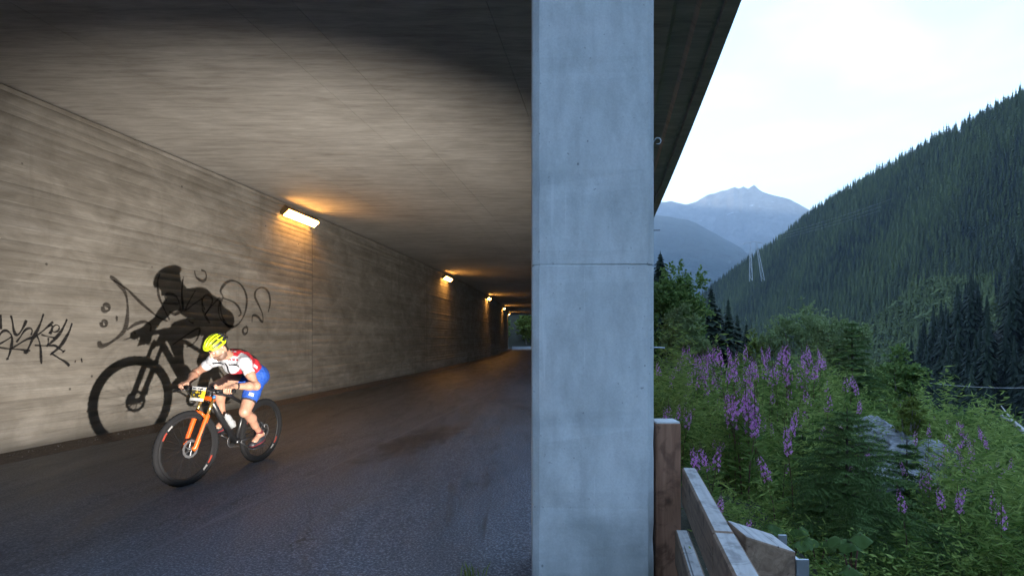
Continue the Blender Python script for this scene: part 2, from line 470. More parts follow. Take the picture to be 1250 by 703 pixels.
# pillars: cast concrete with chamfered corners, a construction joint and cast-in hooks
PW, PD = .645, .85            # width across the road, depth along it
def pillar_mesh():
    mb = MB(); ch = .035
    def ring(z, s=0.0):
        w, d = PW / 2 - s, PD / 2 - s
        return [(-w + ch, -d, z), (w - ch, -d, z), (w, -d + ch, z), (w, d - ch, z), (w - ch, d, z), (-w + ch, d, z), (-w, d - ch, z), (-w, -d + ch, z)]
    zs = sorted([(-.6 + .085 * i, 0) for i in range(63) if abs(-.6 + .085 * i - 1.873) > .03] + [(1.868, 0), (1.870, .006), (1.877, .006), (1.879, 0), (CEIL + .02, 0)])
    V = []; Fs = []; rr = random.Random(3)
    for z, s in zs:
        for q in ring(z, s):           # worn, slightly chipped corners
            e = rr.uniform(0, .0022) + (rr.uniform(.003, .009) if rr.random() < .05 else 0)
            V.append((q[0] * (1 - e / PW), q[1] * (1 - e / PD), z))
    for i in range(len(zs) - 1):
        for k in range(8):
            l = (k + 1) % 8; Fs.append((i * 8 + k, i * 8 + l, (i + 1) * 8 + l, (i + 1) * 8 + k))
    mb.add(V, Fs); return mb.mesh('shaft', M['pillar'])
pm = pillar_mesh()
def pillar(y, label, first=False):
    s = math.atan(.19 - .0025 * y)
    root = empty('concrete_pillar', (fX(y) + 7.30 + PW / 2 if not first else .442, y, 0), -s if not first else -R(1.5))
    tag(root, label, 'pillar', 'pillars along the open side of the gallery')
    link('shaft', pm, root); return root
P1 = pillar(3.0 + PD / 2, 'pale blue-grey square concrete pillar standing nearest, in the middle of the picture', True)
mb = MB()   # eye hook of bent wire on the right side
c0 = Vector((PW / 2 - .004, -.36, 1.49 + (412 - 172) / 694.4 * 3.05))
pts = [c0, c0 + Vector((.014, 0, -.002))] + [c0 + Vector((.032 - .017 * math.cos(t), 0, -.0 + .017 * math.sin(t))) for t in np.linspace(.2, 5.2, 14)]
mb.tube(pts, .0028, 6); mb.build('hook', M['galv'], P1, True)
for (pxy, ln, r_, dz) in ((281, .04, .0022, 0), (424, .065, .004, -.003)):
    mb = MB(); z = 1.49 + (412 - pxy) / 694.4 * 3.05
    mb.tube([(PW / 2 - .01, -.36, z), (PW / 2 + ln * .5, -.36, z), (PW / 2 + ln, -.362, z + dz)], r_, 6); mb.build('rod', M['galv'] if pxy > 400 else M['dark_gap'], P1)
for yy in (11.5, 19.5, 27.5, 35.5, 43.5, 51.5, 59.5, 67.5, 75.5):
    pillar(yy, 'concrete pillar of the open side hidden behind the nearest pillar')

# ------------------------------------------------------------------ terrain
def sstep(a, b, x):
    t = np.clip((x - a) / (b - a), 0, 1); return t * t * (3 - 2 * t)
def snoise(x, y, s, seed=0):
    """cheap smooth value noise, vectorised"""
    x = np.asarray(x, float) / s + seed * 17.3; y = np.asarray(y, float) / s + seed * 9.1
    xi = np.floor(x); yi = np.floor(y); u = x - xi; v = y - yi
    u = u * u * (3 - 2 * u); v = v * v * (3 - 2 * v)
    def h(a, b):
        q = np.sin(a * 127.1 + b * 311.7 + seed * 74.7) * 43758.5453; return q - np.floor(q)
    return (h(xi, yi) * (1 - u) + h(xi + 1, yi) * u) * (1 - v) + (h(xi, yi + 1) * (1 - u) + h(xi + 1, yi + 1) * u) * v - .5
F_ = 694.4
def elev(px, py):      # pixel of the reference frame -> (azimuth deg, tan of elevation)
    k = (px - 625) / F_
    return math.degrees(math.atan(k)), (412 - py) / F_ / math.sqrt(1 + k * k)
AZ = np.array([-180, 10, 16, 19.4, 23, 27.4, 31.5, 34.4, 38, 42, 50, 60, 180.])
RIDGE_R = np.array([900, 900, 900, 880, 820, 740, 690, 650, 600, 550, 500, 480, 480.])
_rp = [(870, 355), (920, 319), (985, 266), (1050, 229), (1100, 198), (1170, 158), (1250, 114), (1450, 12)]
_ra = [elev(*p)[0] for p in _rp]; _re = [elev(*p)[1] for p in _rp]
RIDGE_E = np.interp(AZ, [-180, 10, 16] + _ra + [180], [-.03, -.03, .02] + _re + [.62])
FOOT_R = np.array([800, 800, 700, 620, 540, 450, 390, 350, 310, 285, 270, 260, 260.])
SPUR_Z = np.array([-60, -60, -60, -60, -60, -50, -40, -21, -4, 8, 18, 24, 24.])
def ground(X, Y):
    X = np.asarray(X, float); Y = np.asarray(Y, float)
    r = np.hypot(X, Y); az = np.degrees(np.arctan2(X, Y)); c = X - fx(Y)
    z = -.15 - .32 * sstep(8.3, 9.6, c) - .05 * np.maximum(0, c - 10) * sstep(8, 12, c)
    r0 = 21 - 9 * sstep(27, 42, az)
    d = .10 * np.maximum(0, r - r0) ** 1.25
    out = sstep(9, 16, c)
    z = z - d * out
    z = np.maximum(z, -40 + 0 * z)
    z = z + out * (.35 * snoise(X, Y, 2.3, 1) + .8 * sstep(12, 40, r) * snoise(X, Y, 11, 2) + 3 * sstep(60, 200, r) * snoise(X, Y, 60, 3))
    # low rocky shoulder right of the bank
    z = z + .35 * np.exp(-((X - 6.6) ** 2 / 6 + (Y - 9.5) ** 2 / 6))
    # near spur
    sz = np.interp(az, AZ, SPUR_Z)
    spur = np.where(r < 185, -40 + (sz + 40) * sstep(70, 185, r), sz - 14 * sstep(185, 300, r))
    z = np.where(c > 9, np.maximum(z, spur), z)
    # wooded hillside across the valley
    rr = np.interp(az, AZ, RIDGE_R); rf = np.interp(az, AZ, FOOT_R); zr = np.interp(az, AZ, RIDGE_E) * rr
    t = np.clip((r - rf) / (rr - rf), 0, 1)
    hill = -42 + (zr + 42) * t ** 1.08
    hill = np.where(r > rr, zr - (r - rr) * .45, hill)
    hill = hill + (t > 0) * np.minimum(1, t * 6) * (9 * snoise(X, Y, 90, 4) + 4 * snoise(X, Y, 34, 5))
    hz = np.maximum(hill, -60)
    z = np.where((r > rf) & (c > 9), np.maximum(z, hz), z)
    # mountainside above the gallery, raised to block sun, and bank beyond its far mouth
    z = z + sstep(-1.6, -4.5, c) * (5.9 + .54 * np.clip(-c - 3, 0, 2000))
    bank = sstep(96, 112, Y) * sstep(40, 20, np.abs(X - 2)) * (12 + 3 * snoise(X, Y, 6, 6))
    z = z + bank
    # the road's platform stays clear of the sheet
    z = np.where((c > -1.2) & (c < 8.4) & (Y < 92), np.minimum(z, -.15), z)
    return z
def gz(x, y): return float(ground(np.array([x]), np.array([y]))[0])

_az = np.concatenate([np.arange(-180, -14, 3.0), np.arange(-14, 12, .5), np.arange(12, 48, .22), np.arange(48, 70, 1.0), np.arange(70, 181, 3.0)])
_r = np.concatenate([np.linspace(.4, 24, 120), np.geomspace(24.4, 1100, 210), np.geomspace(1150, 10800, 16)])
gA, gR = np.meshgrid(np.radians(_az), _r, indexing='ij')
gX, gY = gR * np.sin(gA), gR * np.cos(gA)
gZ = ground(gX, gY); na, nr = gX.shape
gZ = np.where((gR > 1150) & (np.degrees(gA) > 4) & (np.degrees(gA) < 176), np.minimum(gZ, -60), gZ)
idx = np.arange(na * nr).reshape(na, nr)
Fq = np.stack([idx[:-1, :-1], idx[:-1, 1:], idx[1:, 1:], idx[1:, :-1]], -1).reshape(-1, 4)[:, ::-1]
me = np_mesh('ground', np.stack([gX, gY, gZ], -1).reshape(-1, 3), Fq, M['soil'], True)
tag(link('ground', me), kind='structure')

# far mountains, each a real massif with its own distance and relief
def mat_mountain(name, forest, rock, line):
    t = NT(name).set(Roughness=.95); t.b.inputs['Specular IOR Level'].default_value = .1
    sp = t.n.new('ShaderNodeSeparateXYZ'); t.l.new(t.pos(), sp.inputs[0])
    n = t.noise(t.pos(), .004, 9, .68); n2 = t.noise(t.pos(), .016, 9, .7, .6)
    h = t.math('ADD', sp.outputs['Z'], t.math('MULTIPLY', t.math('SUBTRACT', n, .5), 520))
    c = t.mix(t.ramp(t.math('DIVIDE', h, line * 2), [(.42, 0), (.58, 1)]), forest, rock)
    c = t.mix(.85, c, t.ramp(n2, [(.38, .35), (.62, 1.5)]), 'MULTIPLY')
    sn = t.mix(1, t.ramp(t.noise(t.pos((1, 1, 2.0)), .010, 6, .65, 1), [(.67, 0), (.69, .8)]), t.ramp(t.math('DIVIDE', h, line * 2), [(.6, 0), (.7, 1)]), 'MULTIPLY')
    c = t.mix(sn, c, (.7, .72, .74))
    t.col(c).bump(n2, 1.0, 60); return t.mat
def massif(name, ridge, dist, foot, mat, rough, sub, jag=1.0):
    a = [elev(*p)[0] for p in ridge]; e = [elev(*p)[1] for p in ridge]
    az = np.linspace(a[0], a[-1], sub); ev = np.interp(az, a, e)
    t = np.concatenate([np.linspace(0, 1, 70), np.linspace(1.02, 1.6, 14)])
    A, T = np.meshgrid(np.radians(az), t, indexing='ij')
    RR = foot + (dist - foot) * T
    wob = snoise(RR * np.sin(A), RR * np.cos(A), dist * .16, 21) * 7 * np.clip(1 - T, 0, 1) + snoise(RR * np.sin(A), RR * np.cos(A), dist * .06, 22) * 3 * np.clip(1 - T, 0, 1)
    E = np.interp(np.degrees(A) + wob, a, e)
    top = E * dist
    X, Y = RR * np.sin(A), RR * np.cos(A)
    rid = 0
    for s, am, sd in ((900, 1, 1), (380, .5, 2), (150, .24, 3), (60, .1, 4)):
        rid = rid + am * (.5 - np.abs(snoise(X, Y, s, sd)) * 2)
    Z = np.where(T <= 1, -80 + (top + 80) * T ** 1.15, top - (RR - dist) * .7)
    Z = Z + rough * rid * np.clip(np.minimum(T * 3, np.abs(1 - T) * 5), 0, 1) + (rough * .26 * snoise(X, Y, 130, 8) + rough * .15 * snoise(X, Y, 55, 9)) * np.exp(-((T - 1) / .06) ** 2) * jag
    n1, n2 = X.shape; id_ = np.arange(n1 * n2).reshape(n1, n2)
    Fq = np.stack([id_[:-1, :-1], id_[:-1, 1:], id_[1:, 1:], id_[1:, :-1]], -1).reshape(-1, 4)[:, ::-1]
    tag(link(name, np_mesh(name, np.stack([X, Y, Z], -1).reshape(-1, 3), Fq, mat, True)), kind='structure')
massif('mountain', [(300, 210), (620, 230), (700, 240), (760, 246), (800, 247), (826, 246), (836, 250), (850, 246), (862, 239), (872, 237), (880, 232), (890, 231), (897, 228.5), (902, 231), (907, 227.5), (913, 231), (921, 227), (926, 231), (935, 234), (946, 238), (958, 241), (966, 244), (985, 254), (1010, 268), (1080, 300), (1200, 330)],
       6200, 4300, mat_mountain('far_rock_massif', (.045, .06, .04), (.13, .125, .125), 740), 200, 500, .5)
massif('mountain', [(500, 300), (700, 262), (780, 258), (800, 262), (820, 265), (840, 268), (850, 272), (868, 283), (885, 291), (905, 302), (925, 322), (950, 352), (990, 392), (1040, 420)],
       4200, 2100, mat_mountain('forested_mountain', (.022, .036, .030), (.05, .06, .05), 690), 90, 420, .35)

# ------------------------------------------------------------------ conifers
def conifer_arrays(tiers, per, h, rad, seed, droop=.35, jag=.3, bare=.08, bw=.36):
    """crown of drooping branch blades: verts, tris"""
    r = np.random.default_rng(seed); V = []; T = []
    for i in range(tiers):
        t = i / (tiers - 1); z = h * (bare + (1 - bare) * t ** .92); R_ = rad * (1 - t) ** .85 * r.uniform(.8, 1.1) + rad * .03
        n = max(4, int(per * (1 - .45 * t))); a0 = r.uniform(0, 6.28)
        for k in range(n):
            a = a0 + 6.283 * k / n + r.uniform(-.25, .25); L = R_ * r.uniform(1 - jag, 1 + jag * .6)
            wd = L * bw + rad * .05; ca, sa = math.cos(a), math.sin(a); dz = h / tiers
            tip = (ca * L, sa * L, z - droop * L + r.uniform(-.2, .2) * dz)
            m = (ca * L * .55, sa * L * .55, z - droop * .25 * L)
            b = len(V)
            V += [(0, 0, z + dz * .85), (m[0] - sa * wd, m[1] + ca * wd, m[2] - .25 * dz), tip, (m[0] + sa * wd, m[1] - ca * wd, m[2] - .25 * dz)]
            T += [(b, b + 1, b + 2), (b, b + 2, b + 3)]
    V += [(rad * .05, 0, h * .93), (-rad * .03, rad * .045, h * .93), (-rad * .03, -rad * .045, h * .93), (0, 0, h * 1.04)]
    b = len(V) - 4; T += [(b, b + 1, b + 3), (b + 1, b + 2, b + 3), (b + 2, b, b + 3)]
    return np.array(V, np.float32), np.array(T, np.int32)

def mat_needles(name, a, b, objrand=True):
    t = NT(name).set(Roughness=.75); t.b.inputs['Specular IOR Level'].default_value = .25
    n = t.noise(t.pos(), .9, 4, .6)
    if objrand:
        oi = t.n.new('ShaderNodeObjectInfo'); f = t.math('ADD', t.math('MULTIPLY', oi.outputs['Random'], .7), t.math('MULTIPLY', n, .5))
    else:
        at = t.n.new('ShaderNodeAttribute'); at.attribute_name = 'tint'; f = at.outputs['Fac']
    t.col(t.ramp(f, [(.1, a), (.9, b)])); return t.mat
M['needle'] = mat_needles('spruce_needles', (.006, .015, .009), (.022, .038, .018))
M['needle_young'] = mat_needles('young_spruce_needles', (.032, .07, .022), (.11, .18, .055))
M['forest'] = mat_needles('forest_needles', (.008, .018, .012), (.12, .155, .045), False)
M['bark'] = plain('grey_brown_bark', (.075, .058, .045), .95, 0, .3, 14)
M['bark_light'] = plain('pale_bark', (.2, .185, .16), .9, 0, .3, 14)

def far_forest():
    """the wood across the valley: one mass of many hundred spruces"""
    protos = [conifer_arrays(7, 6, 1.0, w, 50 + i, .45, .5) for i, w in enumerate((.14, .17, .20, .15, .22))]
    broad = []
    for i in range(2):
        r = np.random.default_rng(80 + i); V = []; T = []
        for k in range(42):
            d = r.normal(size=3); d /= np.linalg.norm(d); p = d * np.array([.2, .2, .36]) * r.uniform(.6, 1) + (0, 0, .58); s = r.uniform(.07, .13)
            b = len(V); q = r.normal(size=(4, 3)) * s; V += list(p + q); T += [(b, b + 1, b + 2), (b, b + 2, b + 3)]
        broad.append((np.array(V, np.float32), np.array(T, np.int32)))
    Vs = []; Ts = []; A = []; off = 0
    r = np.random.default_rng(3)
    N = 44000
    az = r.uniform(15, 49, N); q = r.random(N)
    rr_ = np.interp(az, AZ, RIDGE_R); rf = np.interp(az, AZ, FOOT_R) - 60
    rad = np.sqrt(rf ** 2 + q * ((rr_ + 25) ** 2 - rf ** 2))
    X = rad * np.sin(np.radians(az)); Y = rad * np.cos(np.radians(az)); Z = ground(X, Y)
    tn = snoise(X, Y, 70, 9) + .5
    keep = r.random(N) < .55 + .28 * (rad / 600)
    for i in np.nonzero(keep)[0]:
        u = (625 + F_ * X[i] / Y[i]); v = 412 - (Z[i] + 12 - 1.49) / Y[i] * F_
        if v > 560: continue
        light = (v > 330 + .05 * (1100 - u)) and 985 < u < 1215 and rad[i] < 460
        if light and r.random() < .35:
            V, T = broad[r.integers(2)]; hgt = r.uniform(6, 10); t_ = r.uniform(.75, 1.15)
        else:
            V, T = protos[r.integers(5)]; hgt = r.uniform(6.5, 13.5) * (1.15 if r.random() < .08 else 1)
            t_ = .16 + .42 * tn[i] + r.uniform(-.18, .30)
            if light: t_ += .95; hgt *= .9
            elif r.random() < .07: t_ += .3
        a = r.uniform(0, 6.28); ca, sa = math.cos(a), math.sin(a)
        s = hgt; sx = hgt * r.uniform(.85, 1.2)
        P = np.empty_like(V); P[:, 0] = (V[:, 0] * ca - V[:, 1] * sa) * sx + X[i]; P[:, 1] = (V[:, 0] * sa + V[:, 1] * ca) * sx + Y[i]; P[:, 2] = V[:, 2] * s + Z[i] - .5
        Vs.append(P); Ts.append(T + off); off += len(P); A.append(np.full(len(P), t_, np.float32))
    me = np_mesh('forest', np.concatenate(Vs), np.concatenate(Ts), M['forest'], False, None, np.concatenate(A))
    tag(link('forest', me), 'dense spruce forest covering the steep hillside across the valley', 'forest', kind='stuff')
far_forest()

def conifer_proto(h, rad, seed, tiers=58, per=17, mat='needle'):
    V, T = conifer_arrays(tiers, per, h, rad, seed, .55, .6, .1, .11)
    crown = np_mesh('crown', V, T, M[mat])
    mb = MB(); mb.tube([(0, 0, -1.0), (0, 0, h * .4), (0, 0, h * .97)], [rad * .085, rad * .055, rad * .01], 7)
    return crown, mb.mesh('trunk', M['bark'])
protos = [conifer_proto(18, rd, 20 + i) for i, rd in enumerate((2.3, 2.7, 3.1, 2.5))]
def put_conifer(x, y, h, label, group=None, k=None, z=None):
    k = random.randrange(4) if k is None else k
    o = empty('spruce_tree', (x, y, gz(x, y) if z is None else z), random.uniform(0, 6.28)); s = h / 18
    o.scale = (s * random.uniform(.9, 1.15), s * random.uniform(.9, 1.15), s)
    link('trunk', protos[k][1], o); link('crown', protos[k][0], o)
    return tag(o, label, 'tree', group)
# shaded stand on the near spur, right of the picture
cnt = 0; pos = []
rnd = random.Random(5)
while cnt < 210:
    a = rnd.uniform(31.5, 47); r_ = rnd.uniform(88, 215); x, y = r_ * math.sin(R(a)), r_ * math.cos(R(a))
    sz = float(np.interp(a, AZ, SPUR_Z))
    if sz < -33 or any((x - p[0]) ** 2 + (y - p[1]) ** 2 < 14 for p in pos): continue
    u = 625 + F_ * x / y; v = 412 - (gz(x, y) - 1.49) / y * F_
    if abs(u - 1216) < 22 and r_ > 150: continue          # the small clearing
    pos.append((x, y)); cnt += 1
    put_conifer(x, y, rnd.uniform(13, 21), 'dark spruce in the shaded stand on the near spur at the right', 'spruces of the shaded stand on the right')
# dark spruces beside the bushes, close behind the bank
for (u, Y, top, lab) in ((868, 40, 347, 'tall dark spruce left of its twin, beyond the fireweed bank'), (889, 44, 361, 'dark spruce with pointed top right of the taller one, beyond the fireweed'),
                         (806, 34, 305, 'dark spruce top just right of the concrete pillar behind the leafy tree'), (911, 46, 392, 'low dark spruce in the gap right of the two dark spruces'), (878, 47, 372, 'dark spruce filling the gap between the two taller dark spruces'),
                         (855, 44, 372, 'dark spruce behind the rounded leafy tree, left of the dark group'), (900, 50, 380, 'slender dark spruce at the right of the dark group')):
    x = (u - 625) / F_ * Y; zt = 1.49 + (412 - top) / F_ * Y; zb = gz(x, Y)
    o_ = put_conifer(x, Y, (zt - zb) / 1.04, lab); o_.scale.x *= 1.75; o_.scale.y *= 1.75

# ------------------------------------------------------------------ broadleaf bushes and trees
def mat_leaf(name, a, b, trans=.25):
    t = NT(name).set(Roughness=.6); t.b.inputs['Specular IOR Level'].default_value = .12
    at = t.n.new('ShaderNodeAttribute'); at.attribute_name = 'tint'
    c = t.ramp(at.outputs['Fac'], [(.0, a), (1.0, b)]); t.col(c)
    tr = t.n.new('ShaderNodeBsdfTranslucent'); t.l.new(c, tr.inputs['Color'])
    ms = t.n.new('ShaderNodeMixShader'); ms.inputs[0].default_value = trans
    t.l.new(t.b.outputs[0], ms.inputs[1]); t.l.new(tr.outputs[0], ms.inputs[2]); t.l.new(ms.outputs[0], t.out.inputs['Surface'])
    return t.mat
M['leaf'] = mat_leaf('willow_leaf', (.13, .20, .075), (.34, .41, .19))
M['leaf_dark'] = mat_leaf('alder_leaf', (.08, .155, .042), (.25, .34, .10))
M['leaf_yellow'] = mat_leaf('yellowish_leaf', (.10, .145, .03), (.24, .29, .065))
M['herb'] = mat_leaf('herb_leaf', (.07, .145, .026), (.38, .48, .13), .45)
M['fw_leaf'] = mat_leaf('fireweed_leaf', (.08, .16, .034), (.26, .36, .10), .45)
M['fw_flower'] = mat_leaf('fireweed_petal', (.64, .15, .62), (.95, .50, .90), .4)
M['fw_stem'] = plain('reddish_stem', (.12, .05, .04), .7, 0, .3, 30)
M['big_leaf'] = mat_leaf('butterbur_leaf', (.04, .085, .02), (.095, .16, .045), .25)

def leaf_cloud(pts, dirs, ln, wd, r, droop=.3):
    """one folded 4-vert leaf at each point"""
    n = len(pts); d = dirs + r.normal(size=(n, 3)) * .7; d[:, 2] -= droop * r.random(n); d /= np.linalg.norm(d, axis=1)[:, None]
    s = np.cross(d, r.normal(size=(n, 3))); s /= np.linalg.norm(s, axis=1)[:, None]
    L = (ln * r.uniform(.6, 1.3, n))[:, None]; W = (wd * r.uniform(.7, 1.2, n))[:, None]
    up = np.cross(s, d) * W * .35
    V = np.stack([pts, pts + d * L * .45 + s * W + up, pts + d * L, pts + d * L * .45 - s * W + up], 1).reshape(-1, 3)
    b = np.arange(n)[:, None] * 4
    T = np.concatenate([b + np.array([[0, 1, 2]]), b + np.array([[0, 2, 3]])], 0)
    return V, T
def bush(name, u, Y, top, width, label, mat, n=7000, leaf=(.075, .016), stems=9, seed=1, cat='bush', base=None, lobes=14, trunk=False):
    r = np.random.default_rng(seed); x = (u - 625) / F_ * Y; zb = gz(x, Y); h = 1.49 + (412 - top) / F_ * Y - zb; w = width / F_ * Y / 2
    root = empty(name, (x, Y, zb))
    mb = MB(); C = []
    for k in range(lobes):
        a = r.uniform(0, 6.283); q = math.sqrt(r.random()) * .72; t = r.uniform(.25, .80) if not trunk else r.uniform(.3, .82)
        lim = 1 - .75 * max(0, t - .5)
        C.append((math.cos(a) * w * q * lim, math.sin(a) * w * q * lim, h * t, w * r.uniform(.28, .46)))
    C.append((0, 0, h * .84, w * .34)); C.append((w * .15, 0, h * .6, w * .5))
    for k in range(stems):
        c = C[k % len(C)]; b0 = (r.normal() * w * .1, r.normal() * w * .1, -.1)
        mb.tube([b0, (c[0] * .35 + b0[0], c[1] * .35, c[2] * .45), (c[0] * .8, c[1] * .8, c[2] * .85), (c[0], c[1], c[2] + c[3] * .4)], [.03 * h / 3 + .012, .02 * h / 3 + .008, .01, .004], 5)
    mb.build('trunk' if trunk else 'stem', M['bark_light'], root)
    P = []; D = []; A = []
    wts = np.array([c[3] ** 2 for c in C]); wts /= wts.sum()
    for c, cntn in zip(C, r.multinomial(n, wts)):
        # twigs radiating from the lobe, leaves along them
        nt = max(6, cntn // 14); dd = r.normal(size=(nt, 3)); dd[:, 2] = dd[:, 2] * .8 + .35; dd /= np.linalg.norm(dd, axis=1)[:, None]
        tw = r.integers(nt, size=cntn); t = np.sqrt(r.uniform(.12, 1.0, cntn)) * r.uniform(.75, 1.25, nt)[tw]
        p = np.array(c[:3]) + dd[tw] * (t * c[3])[:, None] * np.array([1, 1, 1.15]) + r.normal(size=(cntn, 3)) * .02 * c[3]
        P.append(p); D.append(dd[tw]); A.append(np.clip(r.normal(.45, .22, cntn), 0, 1))
    P = np.concatenate(P); D = np.concatenate(D); A = np.concatenate(A); P[:, 2] = np.maximum(P[:, 2], .05)
    V, T = leaf_cloud(P, D, leaf[0] * (Y / 15) ** .5, leaf[1] * (Y / 15) ** .5, r)
    link('crown', np_mesh('crown', V, T, M[mat], False, None, np.repeat(A, 4)), root)
    return tag(root, label, cat)
bush('leafy_tree', 824, 22, 312, 96, 'tall leafy tree close beside the right edge of the pillar', 'leaf_dark', 11000, (.10, .035), 8, 1, 'tree', trunk=True, lobes=22)
bush('leafy_tree', 834, 17, 362, 62, 'rounded bright green tree in front of the taller leafy one by the pillar', 'leaf', 8000, (.085, .024), 8, 2, 'tree', trunk=True, lobes=18)
bush('willow_bush', 985, 18, 366, 104, 'broad pale willow bush rising behind the fireweed flowers', 'leaf', 11000, (.10, .017), 12, 3)
bush('willow_bush', 1030, 17, 380, 76, 'rounder willow bush at the right end of the broad pale one', 'leaf', 8000, (.10, .017), 10, 4)
bush('willow_bush', 948, 19, 392, 44, 'small willow bush at the left foot of the broad pale one', 'leaf', 4500, (.09, .016), 8, 5)
bush('young_bush', 918, 20, 396, 44, 'small yellow-green bush below the dark spruces', 'leaf_yellow', 3500, (.08, .02), 8, 6)
bush('alder_bush', 1096, 15, 418, 70, 'green bush between young spruce and shaded forest', 'leaf_dark', 6000, (.09, .03), 8, 7)
bush('alder_bush', 1076, 12.5, 446, 34, 'narrow dark bush in front of the green bush', 'leaf_dark', 4500, (.05, .012), 8, 8)
bush('low_bush', 1108, 8.6, 482, 44, 'low yellowish bush beside the grey rocks', 'leaf_yellow', 1600, (.07, .022), 8, 9)
bush('low_bush', 1175, 12, 508, 90, 'low green bush above the rocks at the right', 'leaf_dark', 4500, (.08, .025), 8, 10)
bush('low_bush', 1236, 8, 560, 90, 'leafy shrub at the right edge of the picture', 'leaf_dark', 4200, (.07, .02), 8, 12)
bush('low_bush', 1190, 5.2, 622, 190, 'dark blueish shrub in the lower right corner', 'leaf_dark', 4200, (.075, .024), 10, 13)
# beyond the far mouth of the gallery
for i, (x, y, w, h, lb) in enumerate(((-2.2, 96, 5, 4.5, 'left'), (2.5, 98, 6, 5.5, 'middle'), (6.5, 97, 5, 5, 'right'))):
    u = 625 + F_ * x / y; top = 412 - (gz(x, y) + h - 1.49) / y * F_
    bush('roadside_bush', u, y, top, w / y * F_, 'green bush seen small through the far mouth of the underpass, %s one' % lb, 'leaf_yellow', 3500, (.14, .06), 5, 30 + i)

# ------------------------------------------------------------------ young spruces near the camera, with needled twigs
def young_spruce_arrays(h, rad, seed, whorls=15, nl=1.0):
    r = np.random.default_rng(seed); V = []; T = []; A = []; twigs = MB()
    twigs.tube([(0, 0, -.2), (0, 0, h * .5), (0, 0, h)], [h * .016 + .006, h * .010 + .003, .003], 6)
    N0 = []; Dn = []
    for i in range(whorls):
        t = (i + .3) / whorls; z = h * (.04 + .93 * t); L = rad * (1 - t) ** .8 + .03; nb = r.integers(5, 8); a0 = r.uniform(0, 6.28)
        for k in range(nb):
            a = a0 + 6.283 * k / nb + r.uniform(-.2, .2); l = L * r.uniform(.75, 1.12); d = np.array([math.cos(a), math.sin(a), 0])
            p0 = np.array([0, 0, z]); el = r.uniform(.05, .35) + .5 * t
            def pt(q): return p0 + d * l * q + np.array([0, 0, l * (el * q - .45 * q * q)])
            twigs.tube([pt(0), pt(.5), pt(1)], [.006, .004, .0015], 4, False)
            axis = [(pt(q), pt(q + .02) - pt(q)) for q in np.linspace(.12, 1, max(5, int(l / .02)))]
            for q in np.linspace(.2, .92, max(3, int(l / .055))):
                for sd in (-1, 1):
                    s = np.array([-d[1], d[0], 0]) * sd * .8 + d * .65 + np.array([0, 0, r.uniform(-.25, .1)]); s /= np.linalg.norm(s); sl = l * .42 * (1.05 - q) + .03
                    for m in np.linspace(.05, 1, max(3, int(sl / .02))): axis.append((pt(q) + s * sl * m, s))
            for (p, s) in axis: N0.append(p); Dn.append(s / np.linalg.norm(s))
    N0 = np.repeat(np.array(N0), 13, 0); Dn = np.repeat(np.array(Dn), 13, 0); n = len(N0)
    q = r.normal(size=(n, 3)); q -= Dn * (q * Dn).sum(1)[:, None]; q /= np.linalg.norm(q, axis=1)[:, None]
    d = q * .85 + Dn * .6; d /= np.linalg.norm(d, axis=1)[:, None]; s = np.cross(d, Dn); s /= np.linalg.norm(s, axis=1)[:, None] + 1e-6
    Lg = r.uniform(.018, .030, n)[:, None] * nl
    V = np.stack([N0 - s * .0028 * nl, N0 + s * .0028 * nl, N0 + d * Lg], 1).reshape(-1, 3); T = np.arange(3 * n).reshape(-1, 3)
    return V, T, twigs
def young_spruce(u, Y, top, width, label, seed, whorls=15):
    x = (u - 625) / F_ * Y; zb = gz(x, Y) - .05; h = 1.49 + (412 - top) / F_ * Y - zb; w = width / F_ * Y / 2
    V, T, tw = young_spruce_arrays(h, w, seed, whorls, (Y / 5.2) ** .6)
    o = empty('young_spruce', (x, Y, zb)); tw.build('trunk', M['bark'], o); link('crown', np_mesh('crown', V, T, M['needle_young']), o)
    return tag(o, label, 'tree')
young_spruce(1034, 5.0, 496, 225, 'dense young spruce in the lower middle of the bank', 41, 19)
young_spruce(1107, 6.0, 535, 70, 'thin spindly young spruce in front of the grey rocks', 42, 9)
young_spruce(1040, 12.0, 388, 92, 'young spruce standing in front of the willow bushes', 43, 18)
young_spruce(980, 6.6, 520, 110, 'low young spruce half hidden in the herbs left of the denser one', 44, 11)
young_spruce(1150, 4.6, 640, 120, 'small dark spruce in the undergrowth at the bottom right', 45, 9)

